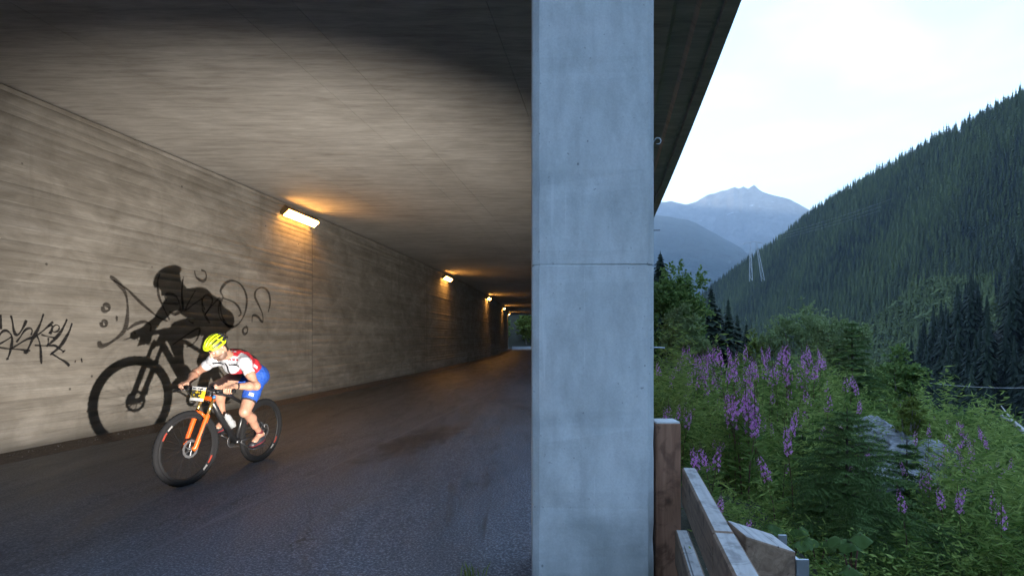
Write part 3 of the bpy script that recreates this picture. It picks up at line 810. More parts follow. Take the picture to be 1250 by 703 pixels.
# ------------------------------------------------------------------ fireweed
def fireweed_proto(seed, flowers=True):
    """1 m tall plant: stem, narrow leaves, spike of pink flowers"""
    r = np.random.default_rng(seed); mb = MB(); bx, by = r.normal(size=2) * .11; top_ = r.uniform(.0, .10); nf = int(r.uniform(16, 34))
    P = lambda t: np.array([bx * t * t, by * t * t, t])
    mb.tube([P(0), P(.5), P(1)], [.006, .0045, .002], 5)
    stem = mb.mesh('stem', M['fw_stem'])
    n = 90; t = r.uniform(.06, .78 if flowers else .98, n); a = r.uniform(0, 6.283, n)
    p = np.stack([P(x) for x in t]); d = np.stack([np.cos(a), np.sin(a), .45 * np.ones(n)], 1)
    V, T = leaf_cloud(p, d * 2.2, .13, .011, r, .6)
    leaves = np_mesh('leaves', V, T, M['fw_leaf'], False, None, np.repeat(np.clip(r.normal(.5, .25, n), 0, 1), 4))
    fl = None; nf = max(nf, 18)
    if flowers:
        Vf = []; Tf = []; A = []
        for k in range(nf):
            q = (k / (nf - 1)); tt = .78 - top_ + (.18 + top_ * .5) * q; an = k * 2.4 + r.uniform(-.4, .4); rr = (.030 + r.uniform(-.008, .01)) * (1 - q ** 2.5) ** .8 + .004; c = P(tt) + np.array([math.cos(an) * rr, math.sin(an) * rr, .004])
            sz = .0140 * (1 - q ** 2) ** .8 + .003
            ax = np.array([math.cos(an), math.sin(an), .1]); u_ = np.cross(ax, [0, 0, 1]); u_ /= np.linalg.norm(u_); w_ = np.cross(ax, u_)
            for m in range(4):
                g = m * 1.571 + r.uniform(-.2, .2); e = u_ * math.cos(g) + w_ * math.sin(g); f = np.cross(ax, e)
                b = len(Vf); Vf += [c, c + e * sz * .7 + f * sz * .5 + ax * .003, c + e * sz * 1.25 + ax * .006, c + e * sz * .7 - f * sz * .5 + ax * .003]
                Tf += [(b, b + 1, b + 2), (b, b + 2, b + 3)]; A += [np.clip(r.normal(.5, .25), 0, 1)] * 4
        fl = np_mesh('flower_spike', np.array(Vf), np.array(Tf), M['fw_flower'], False, None, A)
    return stem, leaves, fl
FW = [fireweed_proto(200 + i) for i in range(10)]
FWG = [fireweed_proto(300 + i, False) for i in range(4)]
def put_fireweed(u, v, Y, label, group, jit=0.0):
    x = (u - 625) / F_ * Y; zb = gz(x, Y); h = 1.49 + (412 - v) / F_ * Y - zb
    if h < .35: zb -= .35 - h; h = .35
    o = empty('fireweed', (x, Y, zb - .02), random.uniform(0, 6.28)); w = min(1.3, max(.7, h)) * random.uniform(.65, 1.05); o.scale = (w, w, h)
    s, l, f_ = random.choice(FW); link('stem', s, o); tag(link('leaves', l, o), kind='stuff'); tag(link('flower_spike', f_, o), kind='stuff')
    return tag(o, label, 'flower', group)
rf = random.Random(9)
FWP = [
 ('pink fireweed in the long flowering drift along the top of the bank', 'fireweed drift on the bank top', [(x, rf.uniform(417, 454), rf.uniform(8.5, 15)) for x in np.linspace(830, 1006, 84)], 0),
 ('pink fireweed in the dense clump in the middle of the bank', 'fireweed clump in the middle of the bank', [(902, 480, 6.2), (909, 470, 6.3), (915, 465, 6.2), (921, 472, 6.1), (896, 487, 6), (910, 483, 5.9), (917, 487, 5.9), (905, 475, 6.1), (912, 458, 6.6), (890, 484, 6.2), (913, 497, 5.7), (919, 450, 7)], 0),
 ('pale pink fireweed just above the timber post', 'fireweed above the timber post', [(812, 490, 6.4), (818, 487, 6.5), (824, 486, 6.4), (831, 492, 6.4), (836, 490, 6.6), (822, 497, 6.2)], 0),
 ('pink fireweed in the small clump right of the timber rail', 'fireweed right of the timber rail', [(855, 541, 4.6), (861, 536, 4.6), (867, 538, 4.6), (872, 543, 4.5), (864, 545, 4.4)], 0),
 ('pink fireweed in the loose group beside the pillar at mid height', 'fireweed beside the pillar', [(806, 440, 10), (813, 443, 10), (848, 455, 9), (842, 458, 9), (838, 462, 8.5), (857, 425, 12), (853, 430, 12), (868, 434, 11), (873, 452, 9), (884, 478, 8), (886, 470, 8)], 0),
 ('pink fireweed on the slope beyond the rocks at the right', 'fireweed beyond the rocks', [(1118, 499, 10.5), (1126, 502, 10.5), (1133, 503, 10.5), (1140, 506, 10.5), (1160, 510, 10), (1166, 514, 10), (1178, 524, 9.5), (1186, 534, 9), (1194, 532, 9), (1156, 527, 10), (1182, 538, 8.6)], 0),
 ('pink fireweed in the pale clump near the right edge', 'fireweed near the right edge', [(1208, 560, 6.8), (1214, 558, 6.8), (1220, 562, 6.7), (1228, 566, 6.6), (1234, 570, 6.5), (1200, 568, 6.8), (1224, 574, 6.4)], 0),
]
FWP.append(('pink fireweed scattered singly over the middle of the bank', 'fireweed scattered over the bank', [(rf.uniform(815, 1060), rf.uniform(450, 560), 0) for _ in range(46)], 0))
FWP.append(('pink fireweed scattered singly over the slope at the right', 'fireweed scattered over the right slope', [(rf.uniform(1110, 1245), rf.uniform(505, 600), 0) for _ in range(30)], 0))
FWP = [(a, b, [(u, v, Y or 4.2 + 6 * (600 - v) / 150) for (u, v, Y) in L], z) for a, b, L, z in FWP]
for lab, grp, L, _ in FWP:
    for (u, v, Y) in L: put_fireweed(u + rf.uniform(-2, 2), v - 4 + rf.uniform(-2, 2), Y, lab, grp)
for (u, v, Y, lab) in ((952, 488, 5.6, 'single pink fireweed spike right of the dense clump'), (970, 509, 5.2, 'single pink fireweed left of the young spruce top'),
                       (951, 546, 4.8, 'tiny pink fireweed low between the herbs and the young spruce'), (878, 592, 4.1, 'lone fireweed spike just beyond the timber block'), (899, 627, 3.7, 'lowest fireweed, just above the timber block'),
                       (1008, 474, 8, 'pink fireweed in front of the willow bushes, left one'), (1047, 484, 8, 'pink fireweed in front of the young spruce by the willows'), (990, 474, 8.2, 'pink fireweed below the right end of the flowering drift'),
                       (1101, 612, 5.4, 'single pink fireweed right of the dense young spruce'), (1137, 550, 7.5, 'pink fireweed among the grey rocks'), (1166, 562, 7.2, 'pink fireweed right of the grey rocks'), (1167, 580, 6.8, 'low pink fireweed below the grey rocks')):
    put_fireweed(u, v - 4, Y, lab, None)

# leafy stalks and herbs: uncountable undergrowth
def undergrowth():
    r = np.random.default_rng(77); Vs = []; Ts = []; A = []; off = 0
    N = 6600; az = r.uniform(13, 46, N); rad = 2.6 + 21 * r.random(N) ** 1.15
    for i in range(N):
        x = rad[i] * math.sin(R(az[i])); y = rad[i] * math.cos(R(az[i]))
        if x - fX(y) < 8.45: continue
        u_, v_ = 625 + F_ * x / y, 412 + (1.49 - gz(x, y)) / y * F_
        if 1035 < u_ < 1190 and 5.8 < y < 9.8 and r.random() < .93: continue
        zb = gz(x, y); cl = np.clip(.75 + 1.9 * float(snoise(x, y, 1.15, 31)) + .8 * float(snoise(x, y, .5, 32)), .22, 1.6)
        if 945 < u_ < 1125 and 3.0 < y < 5.9: cl = min(cl, .4)
        h = cl * (r.uniform(.35, .9) if r.random() < .75 else r.uniform(.9, 1.35)) * (1 if rad[i] > 4 else .6) * (.75 if az[i] > 34 else 1); lean = r.normal(size=2) * .12
        n = int(r.uniform(24, 52) * (.5 + .6 * min(1.2, cl))); t = r.uniform(.08, 1, n); a = r.uniform(0, 6.283, n)
        kind = snoise(x, y, 1.3, 12) + r.uniform(-.35, .35)
        ln, wd = ((.115, .0075) if kind < .12 else (.06, .011) if kind < .35 else (.045, .009)); ln *= (rad[i] / 7) ** .55; wd *= (rad[i] / 7) ** .55
        p = np.stack([x + lean[0] * t * t + r.normal(size=n) * .04, y + lean[1] * t * t + r.normal(size=n) * .04, zb + h * t], 1)
        d = np.stack([np.cos(a), np.sin(a), np.full(n, .5)], 1) * 2
        V, T = leaf_cloud(p, d, ln, wd, r, .9); Vs.append(V); Ts.append(T + off); off += len(V)
        A.append(np.repeat(np.clip(r.normal(.42 + kind * .35 + .25 * (h > .9), .24, n), 0, 1), 4))
    me = np_mesh('undergrowth', np.concatenate(Vs), np.concatenate(Ts), M['herb'], False, None, np.concatenate(A))
    tag(link('undergrowth', me), 'dense leafy herbs and grasses covering the bank', 'undergrowth', kind='stuff')
undergrowth()

# butterbur leaves low on the bank
def butterbur(u, v, Y, size, label, seed):
    r = np.random.default_rng(seed); x = (u - 625) / F_ * Y; zb = gz(x, Y); zc = 1.49 + (412 - v) / F_ * Y
    o = empty('butterbur_plant', (x, Y, zb))
    for k in range(4):
        a = r.uniform(0, 6.28); dx, dy = math.cos(a) * size * .75, math.sin(a) * size * .75; hz_ = max(.12, zc - zb + r.uniform(-.08, .08)); n = 14
        mb = MB(); mb.tube([(0, 0, 0), (dx * .5, dy * .5, hz_ * .7), (dx, dy, hz_)], [.008, .006, .004], 5); mb.build('stalk', M['fw_stem'], o)
        V = [(dx, dy, hz_)]; 
        for q in (.55, 1.0):
            for j in range(n):
                g = 6.283 * j / n; rr = size * .55 * q * (1 - .35 * math.exp(-((g - 3.14) / .35) ** 2)) * (1 + .06 * math.sin(g * 7))
                V.append((dx + rr * math.cos(g + a), dy + rr * math.sin(g + a), hz_ + .02 * math.sin(3 * g) - size * .22 * q * q + size * .1 * math.cos(g) - .12 * size))
        T = [(0, 1 + j, 1 + (j + 1) % n) for j in range(n)]
        for j in range(n):
            l = (j + 1) % n; T += [(1 + j, 1 + n + j, 1 + n + l), (1 + j, 1 + n + l, 1 + l)]
        link('leaf', np_mesh('leaf', V, T, M['big_leaf'], True, None, [r.uniform(.2, .9)] * len(V)), o)
    return tag(o, label, 'plant')
butterbur(960, 652, 4.0, .13, 'broad-leaved plant left below the young spruce', 1)
butterbur(1040, 658, 3.9, .15, 'broad-leaved plant with round leaves below the young spruce', 2)
butterbur(1030, 694, 3.5, .13, 'broad-leaved plant at the bottom edge of the picture', 3)
butterbur(1000, 664, 4.2, .12, 'broad-leaved plant half hidden between the other two', 4)

# rocks
M['rock'] = (lambda t: (t.col(t.ramp(t.noise(t.pos(), 6, 8, .7, .6), [(.3, (.10, .105, .11)), (.5, (.26, .27, .28)), (.72, (.5, .51, .52))])).bump(t.noise(t.pos(), 14, 8, .7), 1.0, .04), t.mat)[1])(NT('grey_rock').set(Roughness=.9))
def rock(u, v, Y, s, label, seed):
    x = (u - 625) / F_ * Y; z = 1.49 + (412 - v) / F_ * Y; bm = bmesh.new(); bmesh.ops.create_icosphere(bm, subdivisions=4, radius=1)
    r = random.Random(seed); off = Vector((seed * 3.1, 1.7, 5)); pl = [(Vector((r.uniform(-1, 1), r.uniform(-1, 1), r.uniform(-.2, 1))).normalized(), r.uniform(.62, .85)) for _ in range(9)]
    for vt in bm.verts:
        p = vt.co.copy()
        for n_, d_ in pl:
            e = p.dot(n_) - d_
            if e > 0: p -= n_ * e
        p *= 1 + .30 * mnoise.ridged_multi_fractal(p * 1.7 + off, .9, 2.1, 5, 1.0, 2.0) * .35 + .10 * mnoise.fractal(p * 3.2 + off, .9, 2.0, 4); vt.co = Vector((p.x * s[0], p.y * s[1], p.z * s[2]))
    me = bpy.data.meshes.new('boulder'); bm.to_mesh(me); bm.free(); me.materials.append(M['rock'])
    return tag(link('boulder', me, None, (x, Y, z - s[2] * .3)), label, 'rock')
rock(1120, 556, 8.2, (.46, .4, .34), 'largest pale grey rock on the bank', 1)
rock(1080, 535, 8.8, (.42, .35, .26), 'grey rock up left of the largest one', 2)
rock(1098, 548, 8.0, (.22, .2, .2), 'small grey rock between the two larger ones', 3)
rock(1062, 520, 9.2, (.40, .3, .2), 'flat grey rock topmost on the rocky patch', 4)
rock(1150, 590, 7.0, (.26, .25, .18), 'mossy grey rock below the largest one', 5)
rock(1176, 608, 6.3, (.22, .2, .16), 'bluish rock lowest in the rocky patch', 6)
rock(1090, 580, 7.4, (.5, .4, .16), 'flat gravelly rock below the rocky patch', 7)

# dead branch and pale cable
M['deadwood'] = plain('bleached_deadwood', (.42, .40, .37), .85, 0, .2, 20)
mb = MB(); Yb = 9.0
Q = lambda u, v, y=Yb: ((u - 625) / F_ * y, y, 1.49 + (412 - v) / F_ * y)
mb.tube([Q(1266, 548, 8.4), Q(1252, 528, 8.7), Q(1238, 516), Q(1222, 507, 9.2)], [.05, .042, .034, .02], 8)
mb.tube([Q(1238, 516), Q(1228, 503, 9.3), Q(1222, 495, 9.5)], [.018, .012, .006], 6)
tag(mb.build('dead_branch', M['deadwood'], None, True), 'bleached dead branch lying at the right edge', 'branch')
M['cable'] = plain('pale_cable', (.6, .6, .6), .6, 0, .1)
mb = MB(); A_, B_ = Vector(Q(1096, 462.5, 38)), Vector(Q(1330, 470, 34))
mb.tube([A_.lerp(B_, t) - Vector((0, 0, .35 * math.sin(math.pi * t))) for t in np.linspace(0, 1, 24)], .013, 6)
tag(mb.build('cable', M['cable'], None, True), 'pale cable strung across in front of the shaded forest', 'cable')

# lattice pylon on the flank of the hillside, with its lines
M['pylon'] = plain('zinc_lattice', (.55, .57, .6), .6, .1, .1)
Yp = 560.0; xp = (921 - 625) / F_ * Yp; zt = 1.49 + (412 - 297) / F_ * Yp; zb = 1.49 + (412 - 333) / F_ * Yp; hp = zt - zb
py = empty('power_pylon', (xp, Yp, zb)); tag(py, 'pale lattice power pylon standing out of the forest', 'pylon')
for sx in (-1, 1):
    for sy in (-1, 1):
        mb = MB(); b = Vector((sx * 6 + 2.5, sy * 3.5, -8)); t_ = Vector((sx * 3.0 - 1, sy * 1, hp)); mb.tube([b, t_], [.32, .22], 5); mb.build('leg', M['pylon'], py)
mb = MB()
for sx in (-1, 1):
    for i in range(7):
        za, zb_ = i / 7, (i + 1) / 7
        def L_(t, sy): return Vector((sx * 6 + 2.5, sy * 3.5, -8)).lerp(Vector((sx * 3.0 - 1, sy * 1, hp)), t)
        s_ = 1 if i % 2 else -1
        mb.tube([L_(za, s_), L_(zb_, -s_)], .2, 4); mb.tube([L_(zb_, 1), L_(zb_, -1)], .16, 4)
mb.build('bracing', M['pylon'], py)
mb = MB(); 
for yy in (-1, 1): mb.tube([(-11, yy, hp - .6), (-1, yy, hp + 1.6), (8, yy, hp + .2)], .3, 5)
for q in range(9): mb.tube([(-11 + 2.1 * q, -1, hp), (-10 + 2.1 * q, 1, hp + .6)], .16, 4)
mb.build('crossarm', M['pylon'], py)
M['wire'] = plain('aluminium_wire', (.5, .52, .55), .5, .3, .1)
for i, (ox, v2, lb) in enumerate(((-10, 176, 'upper'), (-1, 182, 'middle'), (7, 188, 'lower'))):
    a = Vector((xp + ox, Yp, zt - .5)); b = Vector(Q(1330, v2 - 36, 430.0)); mb = MB()
    mb.tube([a.lerp(b, t) - Vector((0, 0, 9 * math.sin(math.pi * t))) for t in np.linspace(0, 1, 30)], .04, 4)
    tag(mb.build('power_line', M['wire']), 'thin power line crossing the wooded hillside, %s of three' % lb, 'power line', 'power lines over the hillside')

# the photographer's flash unit: head on a low stand below the picture, with added light-blocking plates
M['flash_body'] = plain('black_flash_plastic', (.02, .02, .02), .5, 0, .2)
fu = empty('flash_unit', (fl.location.x, fl.location.y, 0)); tag(fu, 'black flash unit on a low stand in the road, lighting the rider', 'flash')
_fd = Vector((math.sin(R(-21)), math.cos(R(-21)), 0)); _fr = Matrix.Rotation(R(21), 3, 'Z'); fz = fl.location.z
mb = MB(); mb.box(Vector((0, 0, fz)) - _fd * .14, (.09, .2, .08), _fr, .01); mb.build('flash_head', M['flash_body'], fu)
mb = MB(); mb.box(Vector((0, 0, fz - .022)) + _fd * .27, (.50, .52, .004), _fr); mb.build('added_light_flag', M['flash_body'], fu)  # added plate, keeps the flash off the near road
_p0, _p1 = Vector((.06, .0, 0)), Vector((math.sin(R(6)), math.cos(R(6)), 0)) * .24; _pd = (_p1 - _p0)
mb = MB(); mb.box(Vector((0, 0, fz + .05)) + (_p0 + _p1) / 2, (.004, _pd.length, .30), Matrix.Rotation(-math.atan2(_pd.x, _pd.y), 3, 'Z')); mb.build('added_light_flag', M['flash_body'], fu)  # added upright plate, keeps the flash off the pillar edge
mb = MB(); mb.tube([Vector((0, 0, .04)) - _fd * .14, Vector((0, 0, fz - .03)) - _fd * .14], .012, 8)
for q in range(3): mb.tube([Vector((0, 0, .12)) - _fd * .14, Vector((.16 * math.cos(q * 2.09), .16 * math.sin(q * 2.09), .045)) - _fd * .14], .008, 6)
mb.build('stand', M['flash_body'], fu)

# ------------------------------------------------------------------ timber barrier beside the pillar
bar = empty('timber_barrier', (.9, 3.05, 0)); tag(bar, 'timber crash barrier of post and rails bolted beside the pillar', 'barrier')
def part(mb, name, mats, parent, smooth=False):
    o = mb.build(name, mats, parent, smooth); o.location = -parent.location; return o
z_top = 1.49 - (517 - 412) / F_ * 3.1
mb = MB(); mb.box((.852, 3.17, (z_top - .5) / 2), (.138, .14, z_top + .5), None, .004); part(mb, 'post', M['wood_post'], bar)
mb = MB(); mb.box((.852, 3.17, z_top + .004), (.13, .132, .012), None, .003); part(mb, 'post_cap', M['end_grain'], bar)
def rail(p0, p1, w, h, name='rail'):
    p0, p1 = Vector(p0), Vector(p1); d = p1 - p0; L = d.length
    rot = d.to_track_quat('Y', 'Z').to_matrix(); mb = MB(); mb.box((0, 0, 0), (w, L, h), None, .008)
    o = mb.build(name, [M['wood_rail'], M['wood_top_skylight']], bar)
    for p_ in o.data.polygons: p_.material_index = 1 if p_.normal.z > .8 else 0  # upward faces take the wood with painted sky brightness
    o.location = (p0 + p1) / 2 - bar.location; o.rotation_euler = rot.to_euler(); return o
za = .79
rail((.955, 3.07, za - .1), (.765, 2.055, za - .1), .075, .2)
rail((.763, 2.047, za - .1), (.56, .95, za - .1), .078, .2)
rail((.915, 3.07, .36), (.54, 1.0, .36), .07, .19, 'lower_rail')
# sawn block post outside the joint, cut to a slope, held by a steel channel
mb = MB(); bx0, bx1, by0, by1 = .815, .99, 1.98, 2.16
T0 = 1.49 - (640 - 412) / F_ * 2.1; T1 = T0 - .055
mb.add([(bx0, by0, -.5), (bx1, by0, -.5), (bx1, by1, -.5), (bx0, by1, -.5), (bx0, by0, T0), (bx1, by0, T1), (bx1, by1, T1), (bx0, by1, T0)],
       [(0, 3, 2, 1), (4, 5, 6, 7), (0, 1, 5, 4), (1, 2, 6, 5), (2, 3, 7, 6), (3, 0, 4, 7)])
ob = part(mb, 'block_post', [M['wood_rail'], M['wood_top_skylight']], bar); ob.data.polygons[1].material_index = 1; bv = ob.modifiers.new('bevel', 'BEVEL'); bv.width = .008; bv.segments = 2
mb = MB(); zc = T1 - .03
mb.box((1.0, 2.07, zc / 2 - .25), (.014, .17, zc + .5)); mb.box((1.022, 1.99, zc / 2 - .25), (.03, .01, zc + .5)); mb.box((1.022, 2.15, zc / 2 - .235), (.03, .01, zc + .53))
part(mb, 'steel_channel', M['galv'], bar)
mb = MB(); c_ = Vector((.815, 2.35, .56)); mb.tube([c_ + Vector((-.02 * math.cos(a) * .3, .03 * math.cos(a), .035 * math.sin(a))) for a in np.linspace(0, 5.4, 16)], .0025, 5); part(mb, 'wire_loop', M['galv'], bar)

# grass tuft at the foot of the pillar, in the road's edge
def tuft(x, y, n, h, label):
    r = np.random.default_rng(5); p = np.stack([x + r.normal(size=n) * .045, y + r.normal(size=n) * .03, np.full(n, .0)], 1)
    o = empty('grass_tuft', (x, y, .01)); p -= np.array([x, y, 0]); V = []; T = []
    for q in p:
        a = r.uniform(0, 6.28); l = h * r.uniform(.5, 1.1); d = np.array([math.cos(a), math.sin(a), 0]) * l * r.uniform(.25, .7); s = np.array([-math.sin(a), math.cos(a), 0]) * .004; b = len(V)
        V += [q - s, q + s, q + d * .4 + s + (0, 0, l * .6), q + d * .4 - s + (0, 0, l * .6), q + d + (0, 0, l * .95)]
        T += [(b, b + 1, b + 2), (b, b + 2, b + 3), (b + 3, b + 2, b + 4)]
    link('blades', np_mesh('blades', V, T, M['herb'], False, None, list(np.repeat(r.uniform(.1, .7, n), 5))), o); return tag(o, label, 'grass')
tuft(-.24, 3.5, 26, .11, 'small grass tuft growing at the edge of the asphalt left of the pillar')

# grit and small stones washed against the foot of the wall and the road's edge
def grit():
    r = np.random.default_rng(8); V = []; T = []
    for k in range(2600):
        y = 3 + 45 * r.random() ** 1.6; c = abs(r.normal()) * .22 + .06 if r.random() < .7 else 7.5 - abs(r.normal()) * .3; s = r.uniform(.004, .013) * (1.8 if r.random() < .06 else 1)
        p = np.array([fX(y) + c, y, .022 if c < 1 else .012]); q = r.normal(size=(4, 3)); q /= np.linalg.norm(q, axis=1)[:, None]; b = len(V); V += list(p + q * s * (1, 1, .6)); T += [(b, b + 1, b + 2), (b, b + 3, b + 1), (b + 1, b + 3, b + 2), (b, b + 2, b + 3)]
    tag(link('grit', np_mesh('grit', V, T, M['rock'])), 'loose grit along the foot of the wall and the road edge', 'grit', kind='stuff')
grit()

# ------------------------------------------------------------------ lamps in the corner of wall and roof
M['lamp_body'] = plain('bronze_lamp_housing', (.12, .075, .03), .5, .3, .15)
t = NT('lit_diffuser'); t.set(Roughness=.4); t.b.inputs['Base Color'].default_value = (.8, .7, .5, 1)
t.b.inputs['Emission Color'].default_value = (1, .52, .14, 1); t.b.inputs['Emission Strength'].default_value = 6.2
tn_ = t.noise(t.pos((1, 2, 1), True), 3, 2); t.l.new(t.ramp(tn_, [(.3, (1, .42, .075)), (.7, (1, .48, .11))]), t.b.inputs['Emission Color'])
M['diffuser'] = t.mat
LL = 1.5
def lamp_parts():
    # local: y along the wall, x away from the wall, z up; tilted to face down and out
    rot = Matrix.Rotation(R(-40), 3, 'Y'); out = []
    mb = MB(); P = [(-.10, 0), (-.105, .035), (-.08, .075), (.08, .075), (.105, .035), (.10, 0)]; n = len(P)
    V = [rot @ Vector((a, yy, b)) for yy in (-LL / 2, LL / 2) for (a, b) in P]
    mb.add(V, [(k, k + 1, n + k + 1, n + k) for k in range(n - 1)] + [tuple(range(n - 1, -1, -1)), tuple(n + k for k in range(n))]); out.append(('housing', mb.mesh('housing', M['lamp_body'])))
    mb = MB(); P = [(-.092, .004), (-.088, -.05), (.088, -.05), (.092, .004)]; n = 4
    V = [rot @ Vector((a, yy, b)) for yy in (-LL / 2 + .03, LL / 2 - .03) for (a, b) in P]
    mb.add(V, [(k + 1, k, n + k, n + k + 1) for k in range(n - 1)] + [tuple(range(n)), tuple(n + k for k in range(n - 1, -1, -1))]); out.append(('diffuser', mb.mesh('diffuser', M['diffuser'])))
    for yy in (-LL / 2 + .012, LL / 2 - .012):
        mb = MB(); mb.box(rot @ Vector((0, yy, .01)), (.215, .03, .1), rot, .006); out.append(('end_cap', mb.mesh('end_cap', M['lamp_body'])))
    for yy in (-.45, .45):
        mb = MB(); mb.tube([rot @ Vector((.0, yy, .07)), Vector((-.10, yy, .12)), Vector((-.19, yy, .12))], .012, 6); out.append(('bracket', mb.mesh('bracket', M['lamp_body'])))
    mb = MB(); mb.box(rot @ Vector((.1, 0, .0)), (.015, .05, .07), rot); out.append(('clip', mb.mesh('clip', M['galv'])))
    return out
LP = lamp_parts()
for i, (yl, lb) in enumerate(((13.95, 'largest and nearest lit orange strip lamp high on the wall'), (28.3, 'second lit strip lamp along the wall, counting from the rider'), (42.8, 'third lit strip lamp along the wall, counting from the rider'), (57.3, 'fourth lit strip lamp along the wall, far in the underpass'), (71.8, 'last and smallest lit strip lamp, by the far mouth'))):
    o = empty('strip_lamp', (fX(yl) + .17, yl, CEIL - .30), -math.atan(.19 - .0025 * yl)); tag(o, lb, 'lamp', 'strip lamps along the wall')
    for nm, me in LP: link(nm, me, o)

# ------------------------------------------------------------------ spray-paint tags on the wall
TAG_LEFT=[(0.02,[(7.12,1.422),(7.156,1.514),(7.181,1.554),(7.218,1.578),(7.262,1.568),(7.301,1.514),(7.309,1.447),(7.294,1.353),(7.269,1.259),(7.246,1.213)]),(0.026,[(7.169,1.778),(7.174,1.686),(7.171,1.593)]),(0.018,[(7.132,1.395),(7.243,1.461),(7.309,1.506)]),(0.022,[(7.294,1.772),(7.313,1.69),(7.326,1.595),(7.348,1.535),(7.382,1.528),(7.424,1.583),(7.464,1.659),(7.488,1.719)]),(0.019,[(7.359,1.43),(7.411,1.501),(7.444,1.556),(7.491,1.605),(7.542,1.612),(7.562,1.578),(7.545,1.522)]),(0.017,[(7.144,1.366),(7.269,1.347),(7.385,1.338),(7.477,1.325),(7.538,1.318)]),(0.021,[(7.301,1.35),(7.398,1.412),(7.491,1.467),(7.573,1.494),(7.628,1.522),(7.713,1.587),(7.785,1.652),(7.847,1.707)]),(0.026,[(7.713,1.811),(7.677,1.7),(7.628,1.586),(7.573,1.487),(7.531,1.39),(7.475,1.274)]),(0.021,[(7.621,1.515),(7.649,1.459),(7.67,1.36),(7.677,1.247),(7.684,1.136)]),(0.018,[(7.593,1.389),(7.699,1.381),(7.77,1.38),(7.873,1.378),(7.949,1.326),(8.005,1.292)]),(0.025,[(7.778,1.645),(7.832,1.653),(7.824,1.588),(7.797,1.542)]),(0.016,[(7.844,1.635),(7.888,1.667),(7.933,1.645),(7.923,1.592),(7.873,1.566),(7.829,1.577),(7.785,1.545)]),(0.018,[(7.684,1.53),(7.756,1.509),(7.829,1.494),(7.911,1.477)]),(0.018,[(7.781,1.487),(7.779,1.43),(7.77,1.384)]),(0.027,[(8.049,1.751),(8.01,1.664),(7.949,1.56),(7.873,1.473),(7.768,1.38)]),(0.028,[(8.124,1.697),(8.088,1.591),(8.025,1.48),(7.949,1.37),(7.826,1.268)]),(0.024,[(7.826,1.271),(7.933,1.202),(8.025,1.147),(8.083,1.088)]),(0.045,[(7.475,1.322),(7.484,1.28)]),(0.037,[(7.246,1.233),(7.253,1.206)]),(0.044,[(7.994,1.307),(8.007,1.289)]),(0.043,[(7.756,1.394),(7.778,1.384)]),(0.047,[(7.82,1.285),(7.838,1.265)]),(0.038,[(8.162,1.151),(8.178,1.145)]),(0.046,[(8.261,1.159),(8.284,1.163)])]
TAG_BIG=[(0.06,[(8.744,2.431),(8.881,2.347),(9.01,2.216),(9.059,2.042),(9.059,1.819),(9.01,1.618),(8.868,1.485),(8.695,1.389),(8.58,1.363),(8.561,1.439)]),(0.04,[(8.806,2.372),(9.049,2.263),(9.264,2.1),(9.491,1.951),(9.698,1.831),(9.889,1.776)]),(0.043,[(9.054,1.608),(9.128,1.66),(9.237,1.717),(9.404,1.753),(9.52,1.7),(9.514,1.597)]),(0.042,[(9.722,2.584),(9.668,2.435),(9.683,2.246),(9.743,2.095),(9.852,1.921),(9.937,1.797)]),(0.04,[(9.743,2.083),(9.946,2.084),(10.148,2.088)]),(0.04,[(9.867,2.127),(9.827,2.209),(9.915,2.257),(10.075,2.227),(10.158,2.109),(10.175,1.997),(10.059,1.905),(9.921,1.943)]),(0.041,[(10.259,2.594),(10.225,2.289),(10.249,2.064),(10.175,1.935),(10.043,1.889)]),(0.053,[(8.618,1.968),(8.666,1.992),(8.72,1.97),(8.724,1.918),(8.671,1.89),(8.623,1.905),(8.618,1.964)]),(0.048,[(8.594,1.726),(8.635,1.744),(8.676,1.72),(8.671,1.673),(8.628,1.655),(8.594,1.68),(8.594,1.722)]),(0.093,[(8.843,1.785),(8.884,1.787)]),(0.038,[(10.236,2.541),(10.212,2.288),(10.236,2.058),(10.304,1.986),(10.506,2.104),(10.732,2.228)]),(0.038,[(10.56,2.367),(10.4,2.149),(10.297,1.986)]),(0.043,[(10.732,2.228),(10.743,2.039),(10.818,1.91),(10.944,1.767)]),(0.043,[(10.807,1.923),(11.011,2.174),(10.96,2.292),(10.807,2.286),(10.739,2.17),(10.807,2.015)]),(0.041,[(10.818,1.931),(11.07,2.164),(11.239,2.263),(11.19,2.034),(11.272,1.844),(11.481,1.732),(11.655,1.713)]),(0.05,[(11.321,2.319),(11.251,2.418),(11.396,2.576),(11.611,2.654),(11.879,2.593),(12.065,2.373),(12.041,2.075),(11.879,1.834),(11.655,1.713),(11.439,1.743),(11.292,1.928),(11.251,2.12),(11.33,2.314)]),(0.043,[(11.334,2.278),(11.655,2.214),(11.833,2.094),(11.879,1.98),(11.797,1.939)]),(0.043,[(10.535,2.727),(10.585,2.608),(10.754,2.557),(10.845,2.63),(10.818,2.739),(10.706,2.76)]),(0.05,[(12.846,2.058),(12.927,2.277),(12.873,2.495),(12.661,2.603),(12.43,2.537),(12.355,2.394),(12.506,2.19),(12.635,2.011),(12.635,1.837),(12.456,1.949),(12.282,1.966),(12.257,1.809)]),(0.052,[(12.018,1.72),(11.943,1.645),(11.99,1.566),(12.084,1.597),(12.103,1.692),(12.027,1.72)]),(0.038,[(9.998,1.362),(10.331,1.535),(10.651,1.668),(10.632,1.511),(10.506,1.381),(10.331,1.32)]),(0.038,[(10.383,1.796),(10.443,1.772),(10.513,1.756)])]

